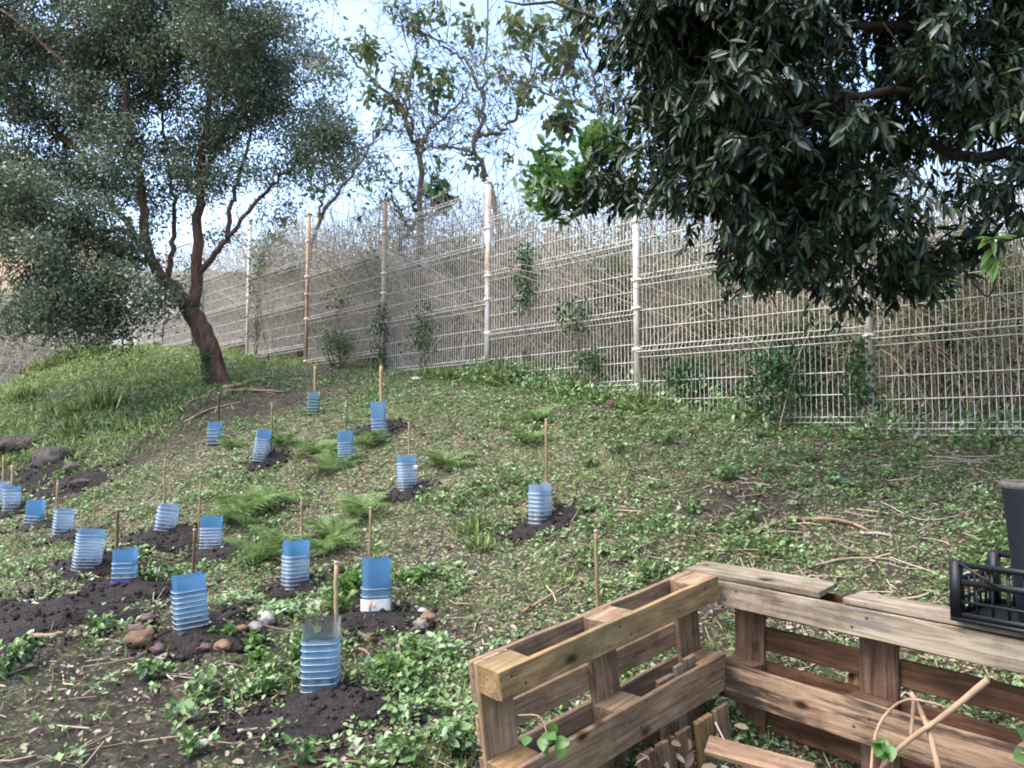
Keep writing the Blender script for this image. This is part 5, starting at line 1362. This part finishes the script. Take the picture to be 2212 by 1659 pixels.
stick([(1628, 1157), (1689, 1134), (1783, 1128), (1840, 1138), (1882, 1156)], .016, 'stick', 'long curved brown branch lying on the right slope', 'branch', 'branch')
stick([(1860, 1160), (1935, 1166)], .012, 'stick_grey', 'pale short stick at the end of the curved branch')
stick([(483, 842), (520, 835), (560, 824), (600, 812)], .035, 'stick', 'long peeled branch lying right of the tree foot', 'branch', 'branch')
stick([(486, 848), (540, 846), (612, 850)], .025, 'stick', 'lower thin branch lying right of the tree foot', 'branch', 'branch')
stick([(352, 906), (400, 878), (455, 855)], .022, 'stick', 'root-like branch lying left of the tree foot', 'branch', 'branch')
stick([(400, 915), (450, 890), (520, 872)], .016, 'stick', 'thin branch between the short guard and the tree', 'branch', 'branch')
stick([(1940, 932), (1995, 910), (2030, 905)], .012, 'stick', 'short orange-brown stick under the last fence panel')
stick([(2000, 990), (2100, 1000), (2205, 978)], .005, 'stick_grey', 'long straw-like stem in front of the last fence panel')
stick([(1900, 1012), (2030, 1002), (2160, 1008)], .005, 'stick_grey', 'dry straw stem below the first straw stem')
stick([(35, 1312), (72, 1306), (98, 1300)], .018, 'stick_grey', 'bleached bark piece on the dug soil at lower left', 'bark_piece', 'bark')
stick([(72, 1312), (100, 1328), (120, 1345)], .016, 'stick_grey', 'second bleached bark piece crossing the first', 'bark_piece', 'bark')
stick([(66, 1382), (105, 1381), (138, 1378)], .014, 'stick', 'reddish wood bar below the bleached bark', 'bark_piece', 'bark')
stick([(238, 1292), (275, 1290), (318, 1283)], .020, 'stick', 'curved tan bark strip in front of the purple-footed guard', 'bark_piece', 'bark')
stick([(140, 1296), (165, 1288), (188, 1280)], .016, 'stick', 'twisted brown root left of the tan bark strip', 'bark_piece', 'bark')
stick([(355, 1450), (362, 1470), (375, 1482)], .006, 'stick_grey', 'thin curved pale twig in front of the stone ring')
stick([(515, 1592), (570, 1586), (615, 1583)], .008, 'stick_grey', 'straight pale stick left of the nearest soil mound')
stick([(300, 1462), (420, 1470)], .003, 'stick_grey', 'thin straw lying on the trodden soil')
stick([(770, 1410), (790, 1416), (800, 1432)], .009, 'stick', 'curved brown twig right of the nearest guard')
stick([(1130, 1330), (1180, 1300), (1225, 1275)], .01, 'stick', 'brown stick leaning on the slope behind the left pallet')
stick([(1240, 1325), (1290, 1300), (1330, 1292)], .008, 'stick', 'short dark stick behind the left pallet top')
stick([(345, 1230), (330, 1310), (360, 1270)], .003, 'stick_grey', 'thin pale stem crossing behind the leaning guard')
stick([(1520, 1200), (1620, 1195), (1700, 1205)], .006, 'twig', 'thin stem on the slope above the pallet corner')
stick([(1760, 1230), (1850, 1215), (1950, 1225)], .006, 'twig', 'dry stem on the slope above the loose planks')
stick([(1900, 1090), (1990, 1130), (2080, 1120)], .005, 'stick_grey', 'arching straw left of the black pot')
# black pot lying by the tree
g = G(565, 781); mb = MB(); K = 6
q = np.stack([np.linspace(g[0] - .1, g[0] + .12, K), np.full(K, g[1]), np.full(K, g[2] + .05)], 1)
mb.tubes(q, np.linspace(.05, .075, K)[None], 14); t = empty('plant_pot', g, 'small black pot lying on its side beyond the tree trunk', 'pot')
ob('body', mb.mesh('body', M['black'], True), t); mb = MB(); mb.tubes(np.array([q[-1], q[-1] + [.012, 0, 0]]), .082, 14); ob('rim', mb.mesh('rim', M['black']), t)

# ------------------------------------------------------------------ pallets
def V3(*a): return np.array(a, float)


def board(parent, c, ax, ay, az, L_, W_, T_, mat, name='board', nails=None, rough=.0015):
    """box with its own axes: x along the grain; bevelled, slightly uneven"""
    bm = bmesh.new(); bmesh.ops.create_cube(bm, size=1.0)
    for v in bm.verts: v.co = Vector((v.co.x * L_, v.co.y * W_, v.co.z * T_))
    cuts = max(1, int(L_ / .12))
    bmesh.ops.subdivide_edges(bm, edges=[e for e in bm.edges if abs((e.verts[0].co - e.verts[1].co).x) > L_ * .5], cuts=cuts)
    sd = rng.random() * 50
    for v in bm.verts:
        v.co.y += (float(vnoise(v.co.x * 6 + sd, v.co.y * 9 + sd)) - .5) * rough * 3; v.co.z += (float(vnoise(v.co.x * 5 + sd, 7 + sd)) - .5) * rough * 2
        if abs(abs(v.co.x) - L_ / 2) < 1e-5: v.co.x += (rng.random() - .5) * rough * 4
    ed = [e for e in bm.edges if len(e.link_faces) == 2 and e.calc_face_angle(0) > 1.0]
    bmesh.ops.bevel(bm, geom=ed, offset=.0022, segments=1, affect='EDGES')
    me = bpy.data.meshes.new(name); bm.to_mesh(me); bm.free(); me.materials.append(M[mat])
    o = bpy.data.objects.new(name, me); COL.objects.link(o)
    W = Matrix(((ax[0], ay[0], az[0], c[0]), (ax[1], ay[1], az[1], c[1]), (ax[2], ay[2], az[2], c[2]), (0, 0, 0, 1)))
    if parent is not None:
        o.parent = parent; o.matrix_local = Matrix.Translation(-Vector(parent.location)) @ W
    else: o.matrix_world = W
    if nails:
        for (nx_, ny_) in nails:
            mb = MB(); mb.tubes(np.array([[(nx_, ny_, -T_ / 2 - .0012), (nx_, ny_, T_ / 2 + .0012)]]), .0055, 6)
            k = bpy.data.objects.new('nail', mb.mesh('nail', M['nail'])); COL.objects.link(k); k.parent = o
    return o


def pallet(label, corner, u, v, w, mats, skip=(), Lg=1.2):
    """corner: inner top corner; u along, v up, w outward. boards hang down from the top edge"""
    u, v, w = [norm(np.array(a, float)) for a in (u, v, w)]
    cz = corner + u * Lg / 2 - v * .8 + w * .07
    t = empty('wooden_pallet', cz, label, 'pallet', 'pallets forming the open bin')
    ins = [(.0, .10), (.3275, .4725), (.70, .80)]
    st = [0.0725, Lg / 2, Lg - .0725]
    for k, (a, b) in enumerate(ins):                                  # three inner boards
        c = corner + u * Lg / 2 - v * (a + b) / 2 + w * .011
        nl = [(sx - Lg / 2 + dx, dy) for sx in st for dx, dy in ((-.03, -.02), (.025, .022))]
        board(t, c, u, v, w, Lg, b - a, .022, mats['in'][k], 'board', nl)
    out = [(.0, .145), (.186, .286), (.3275, .4725), (.514, .614), (.655, .8)]
    for k, (a, b) in enumerate(out):                                  # five outer boards
        if k in skip: continue
        c = corner + u * Lg / 2 - v * (a + b) / 2 + w * (.1435 + .011)
        board(t, c, u, v, w, Lg, b - a - .004, .022, mats['out'][k], 'board')
    for k, s in enumerate(st):
        c = corner + u * s - v * .4 + w * (.122 + .0105); board(t, c, v, u, -w, .798, .142, .0205, mats['st'], 'stringer')
        for m_, (a, b) in enumerate(ins):
            hb = .098 if m_ != 1 else .143
            cc = corner + u * s - v * ((a + b) / 2) + w * (.0225 + .0495); board(t, cc, u, v, w, .145, hb, .0985, mats['bl'][k], 'block', rough=.003)
    return t


cornerL = P(1552, 1243, 3.2); nearL = P(1078, 1452, 2.45)
uL = norm(nearL - cornerL); wL = norm(np.cross(uL, V3(0, 0, 1)))
if wL[1] < 0: wL = -wL
vL = norm(np.cross(wL, uL)); vL = vL if vL[2] > 0 else -vL
cornerR = cornerL + V3(.02, .035, -.03)
farR = P(2212, 1384, 2.36)
uR = norm(farR - cornerR); wR = norm(np.cross(uR, V3(0, 0, 1)))
if wR[1] < 0: wR = -wR
vR = norm(np.cross(wR, uR)); vR = vR if vR[2] > 0 else -vR
palL = pallet('weathered olive-brown wooden pallet standing on edge as the left wall of the bin', cornerL, uL, vL, wL,
              dict(st='w_brown', bl=['w_brown', 'w_brown', 'w_olive']) | {'in': ['w_olive', 'w_brown', 'w_brown'], 'out': ['w_brown', 'w_brown', 'w_brown', 'w_olive', 'w_brown']}, Lg=float(np.linalg.norm(nearL - cornerL)))
palR = pallet('grey and red-brown wooden pallet standing on edge behind the bin, under the loose planks', cornerR - uR * .022 - wR * .004, uR, vR, wR,
              dict(st='w_red', bl=['w_red', 'w_red', 'w_brown']) | {'in': ['w_grey', 'w_stained', 'w_brown'], 'out': ['w_dark', 'w_dark', 'w_dark', 'w_dark', 'w_dark']}, Lg=1.24)
def loose(label, s0, s1, w0, wid, dz=0, mat='w_grey', rot=0, tilt=.0, group='loose planks laid on the back pallet'):
    up = norm(vR - wR * tilt); c = cornerR + uR * (s0 + s1) / 2 + wR * w0 + vR * (.012 + .003 + dz + wid / 2 * tilt)
    a = norm(uR + wR * rot); b_ = norm(np.cross(up, a)); a = norm(np.cross(b_, up))
    t = empty('loose_plank', c, label, 'plank', group)
    o = board(t, c, a, b_, up, s1 - s0, wid, .022, mat, 'board', [(-(s1 - s0) / 2 + .09, .02)])
    for ch in o.children: pass
loose('short weathered plank lying across the pallet corner', -.19, .43, .078, .145, rot=.03, tilt=.14, mat='w_grey')
loose('second weathered plank with a dark nail hole, running under the black crate', .53, 1.22, .078, .145, rot=0.0, tilt=.03, mat='w_grey')
# slats standing in the cavity of the left pallet and other wood dumped in the bin
k = 0
for s, wd, top, mt, lab in [(.17, .07, .30, 'w_brown', 'brown slat standing inside the left pallet nearest the corner'), (.245, .05, .31, 'w_grey', 'pale thin slat standing inside the left pallet'), (.33, .1, .33, 'w_brown', 'wide grey-brown slat standing inside the left pallet')]:
    c = cornerL + uL * s - vL * (top + .24) + wL * .062
    t = empty('wood_offcut', c - vL * .24, lab, 'slat', 'slats standing inside the left pallet'); board(t, c, vL, uL, -wL, .48, wd, .018, mt)
for s, wo, wd, hgt_, mt, lab in [(.12, -.03, .09, .42, 'w_brown', 'upright brown board leaning inside the bin by the corner'), (.24, -.035, .1, .38, 'w_olive', 'upright nail-spotted board leaning inside the bin'), (.36, -.03, .08, .36, 'w_red', 'dark red-brown upright board leaning inside the bin'), (.47, -.028, .1, .34, 'w_brown', 'wide brown upright board leaning lowest along the left pallet'), (.58, -.028, .09, .33, 'w_red', 'last upright board toward the open end of the left pallet')]:
    c = cornerL + uL * s - vL * (.5 + hgt_ / 2) + wL * wo
    t = empty('loose_board', c - vL * hgt_ / 2, lab, 'board', 'boards leaning inside the bin'); board(t, c, vL, uL, -wL, hgt_, wd, .02, mt, nails=[(.03, .01), (-.05, -.02)])
c = P(1640, 1640, 2.75); t = empty('loose_board', c, 'reddish board lying across the inner corner of the bin', 'board', 'boards leaning inside the bin'); board(t, c, norm(V3(.9, -.45, -.1)), norm(V3(.45, .9, .3)), norm(np.cross(V3(.9, -.45, -.1), V3(.45, .9, .3))), .36, .09, .02, 'w_brown')
# cut slat hanging behind right pallet
c = cornerR + uR * .5 - vR * .40 + wR * .19; t = empty('wood_offcut', c - vR * .12, 'short greenish slotted board end leaning behind the back pallet', 'slat'); board(t, c, norm(vR + uR * .25), norm(uR - vR * .25), -wR, .2, .14, .02, 'w_olive')

# sticks in the bin
def bin_stick(pts, r0, r1, label, mat='stick', K=14):
    q = crom(np.array([P(*p) for p in pts]), K); t = empty('branch', q[0], label, 'branch', 'cut branches poking out of the bin')
    mb = MB(); mb.tubes(q, np.linspace(r0, r1, K)[None] * (1 + rng.normal(size=(1, K)) * .05), 8); ob('wood', mb.mesh('wood', M[mat], True), t)


bin_stick([(1880, 1690, 2.35), (1950, 1610, 2.33), (2040, 1545, 2.32), (2134, 1468, 2.3)], .0065, .0095, 'thick cut branch slanting up to the right out of the bin')
bin_stick([(1968, 1497, 2.45), (1990, 1540, 2.4), (2010, 1590, 2.32), (2040, 1720, 2.2)], .0075, .009, 'pale crooked branch crossing under the thick one')
bin_stick([(1880, 1700, 2.3), (1888, 1600, 2.35), (1912, 1545, 2.4), (1955, 1512, 2.4), (2010, 1518, 2.38), (2055, 1532, 2.36)], .005, .004, 'thin arching brown shoot in the bin')
bin_stick([(1975, 1505, 2.42), (1972, 1540, 2.4), (1968, 1590, 2.38)], .006, .006, 'short side twig left of the crooked branch')
bin_stick([(1545, 1560, 2.9), (1570, 1610, 2.85), (1600, 1670, 2.8)], .003, .003, 'thin bleached twig hanging in the inner corner', 'stick_grey')
def bin_plant(px, py, Y, n, s, label, base):
    c = P(px, py, Y); f = P(*base); t = empty('bramble_shoot', f, label, 'bramble', 'bramble shoots growing through the bin')
    q = crom(np.array([f, (f + c) / 2 + [.02, 0, .03], c]), 8); mb = MB(); mb.tubes(q, .0025, 5); ob('stem', mb.mesh('stem', M['stick']), t)
    for k in range(n):
        p = c + rng.normal(size=3) * [s, s * .5, s * .7]; d = rand_dir(1, (0, -.5, -.1))[0]; nn = norm(V3(rng.normal() * .3, -.8, .8))
        mb = MB(); mb.leaves(p[None], d[None], nn[None], rng.uniform(.04, .055), rng.uniform(.032, .042), 'ovate', .08, .25)
        ob('leaf', mb.mesh('leaf', M['leaf_young']), t)


bin_plant(1185, 1595, 2.38, 10, .035, 'fresh bramble leaves poking through the left pallet', (1120, 1545, 2.45))
bin_plant(1905, 1600, 2.3, 8, .03, 'green leaves on the arching shoot in the bin', (1890, 1700, 2.3))
bin_plant(2195, 1622, 2.15, 4, .02, 'few green leaves at the lower right corner of the bin', (2215, 1700, 2.1))
# litter heap inside the bin
n = 900; cx0 = P(1700, 1660, 2.5)
X = rng.uniform(.2, 1.9, n); Y = rng.uniform(1.7, 3.1, n); ok = ((np.stack([X, Y], 1) - cornerL[:2]) @ wL[:2] < -.03) & ((np.stack([X, Y], 1) - cornerL[:2]) @ wR[:2] < -.03)
X, Y = X[ok], Y[ok]; n = len(X)
mb = MB(); L_ = rng.uniform(.03, .08, n); mb.leaves(np.stack([X, Y, tz(X, Y) + rng.uniform(.01, .22, n)], 1), rand_dir(n), rand_dir(n, (0, 0, .8)), L_, L_ * .45, 'oval', .15, .2)
stuff_obj('compost', mb, M['litter'], 'dry leaves and trimmings heaped inside the pallet bin', 'compost')

# ------------------------------------------------------------------ crate and pot on the back pallet
cu, cw, cv = uR, wR, vR
co = cornerR + uR * .915 + vR * .028 - wR * .035                        # inner lower corner of the crate
crate = empty('plastic_crate', co + uR * .25 + wR * .17, 'black slatted plastic crate standing on the loose plank at the right edge', 'crate')
CL, CWd, CH = .5, .34, .19
def cbox(name, s0, s1, t0, t1, h0, h1, parent=crate, mat='black'):
    mb = MB(); c = co + cu * (s0 + s1) / 2 + cw * (t0 + t1) / 2 + cv * (h0 + h1) / 2
    mb.box(c, cu * (s1 - s0) / 2, cw * (t1 - t0) / 2, cv * (h1 - h0) / 2); return ob(name, mb.mesh(name, M[mat]), parent)
cbox('base', 0, CL, 0, CWd, 0, .012)
for (s, t_) in [(0, 0), (CL - .03, 0), (0, CWd - .03), (CL - .03, CWd - .03)]: cbox('corner_post', s, s + .03, t_, t_ + .03, .0125, CH)
for h0, h1 in [(.014, .03), (.06, .068), (.115, .135), (.172, .19)]:
    for t0 in (.004, CWd - .012): cbox('rail', .0305, CL - .0305, t0, t0 + .008, h0, h1)
    if h0 < .17 : 
        for s0 in (.004, CL - .012): cbox('rail', s0, s0 + .008, .0305, CWd - .0305, h0, h1)
for s in np.arange(.07, CL - .05, .045):
    for t0 in (.013, CWd - .019): cbox('slat', s, s + .008, t0, t0 + .006, .0125, .17 if s > .1 else .13)
for s in (.04,):
    mb = MB(); a = co + cu * .03 + cw * .0 + cv * .188; b = co + cu * .15 + cw * .0 + cv * .12; mb.tubes(np.array([[a, b]]), .005, 5); ob('brace', mb.mesh('brace', M['black']), crate)
for t0 in np.arange(.06, CWd - .05, .045):
    cbox('slat', .0125, .0185, t0, t0 + .008, .0125, .13)
# pot
pc = co + cu * .25 + cw * .17 + cv * .0135
pot = empty('plant_pot', pc, 'tall dark grey plastic pot with dusty rim standing in the black crate', 'pot')
prof = [(.108, 0), (.112, .03), (.118, .12), (.127, .24), (.134, .34), (.140, .40), (.142, .42), (.140, .43)]
n = 40; th = np.arange(n) / n * 2 * np.pi
def lathe(prof, closed_bottom=False):
    V = []
    for r, z in prof: V.append(pc + np.stack([np.cos(th) * r, np.sin(th) * r, np.full(n, z)], 1))
    i = np.arange(len(prof) - 1)[:, None] * n; j = np.arange(n)[None]; j2 = (j + 1) % n
    mb = MB(); mb.add(np.concatenate(V), [np.stack([i + j, i + j2, i + n + j2, i + n + j], -1).reshape(-1, 4)])
    if closed_bottom: mb.add(V[0], [np.arange(n)[None]])
    return mb
ob('body', lathe(prof, True).mesh('body', M['pot'], True), pot)
ob('rim', lathe([(.1415, .417), (.1445, .423), (.144, .434), (.138, .437), (.129, .434), (.125, .425)]).mesh('rim', M['pot_rim'], True), pot)
ob('lining', lathe([(.125, .424), (.12, .3), (.116, .22), (.11, .05)]).mesh('lining', M['black'], True), pot)

# bright young shoot in front of the dark crown, growing from its lowest limb
q = crom(np.array([P(2085, 585, 4.95), P(2130, 640, 4.6), P(2150, 600, 4.4), P(2143, 515, 4.35)]), 14)
mb = MB(); mb.tubes(q, np.linspace(.007, .004, 14)[None], 6); o = ob('young_shoot', mb.mesh('young_shoot', M['bark_dark'], True), dark); o['label'] = 'thin shoot with yellow-green leaves'
mb = MB(); mb.leaves(np.zeros((1, 3)), np.array([[1., 0, 0]]), np.array([[0, 0, 1.]]), 1.0, .27, 'ovate', .12, .3); lb = mb.mesh('leaf', M['leaf_bright'])
for k in range(14):
    if k < 8: p, d = q[-1], V3(math.cos(k * .8), -.5 * abs(math.sin(k * 1.7)), .25 * math.sin(k * 2.1))
    else: p = q[rng.integers(8, 13)]; d = V3(math.cos(k * 1.9), -.3, -.6)
    o = place_leaf(lb, p, d, V3(0, -.5, 1), rng.uniform(.1, .15), dark); o['label'] = 'yellow-green young leaf'

bpy.context.view_layer.update()
tot = sum(len(o.data.loops) - 2 * len(o.data.polygons) for o in bpy.data.objects if o.type == 'MESH')
print('TRIS', tot, 'OBJECTS', len(bpy.data.objects))
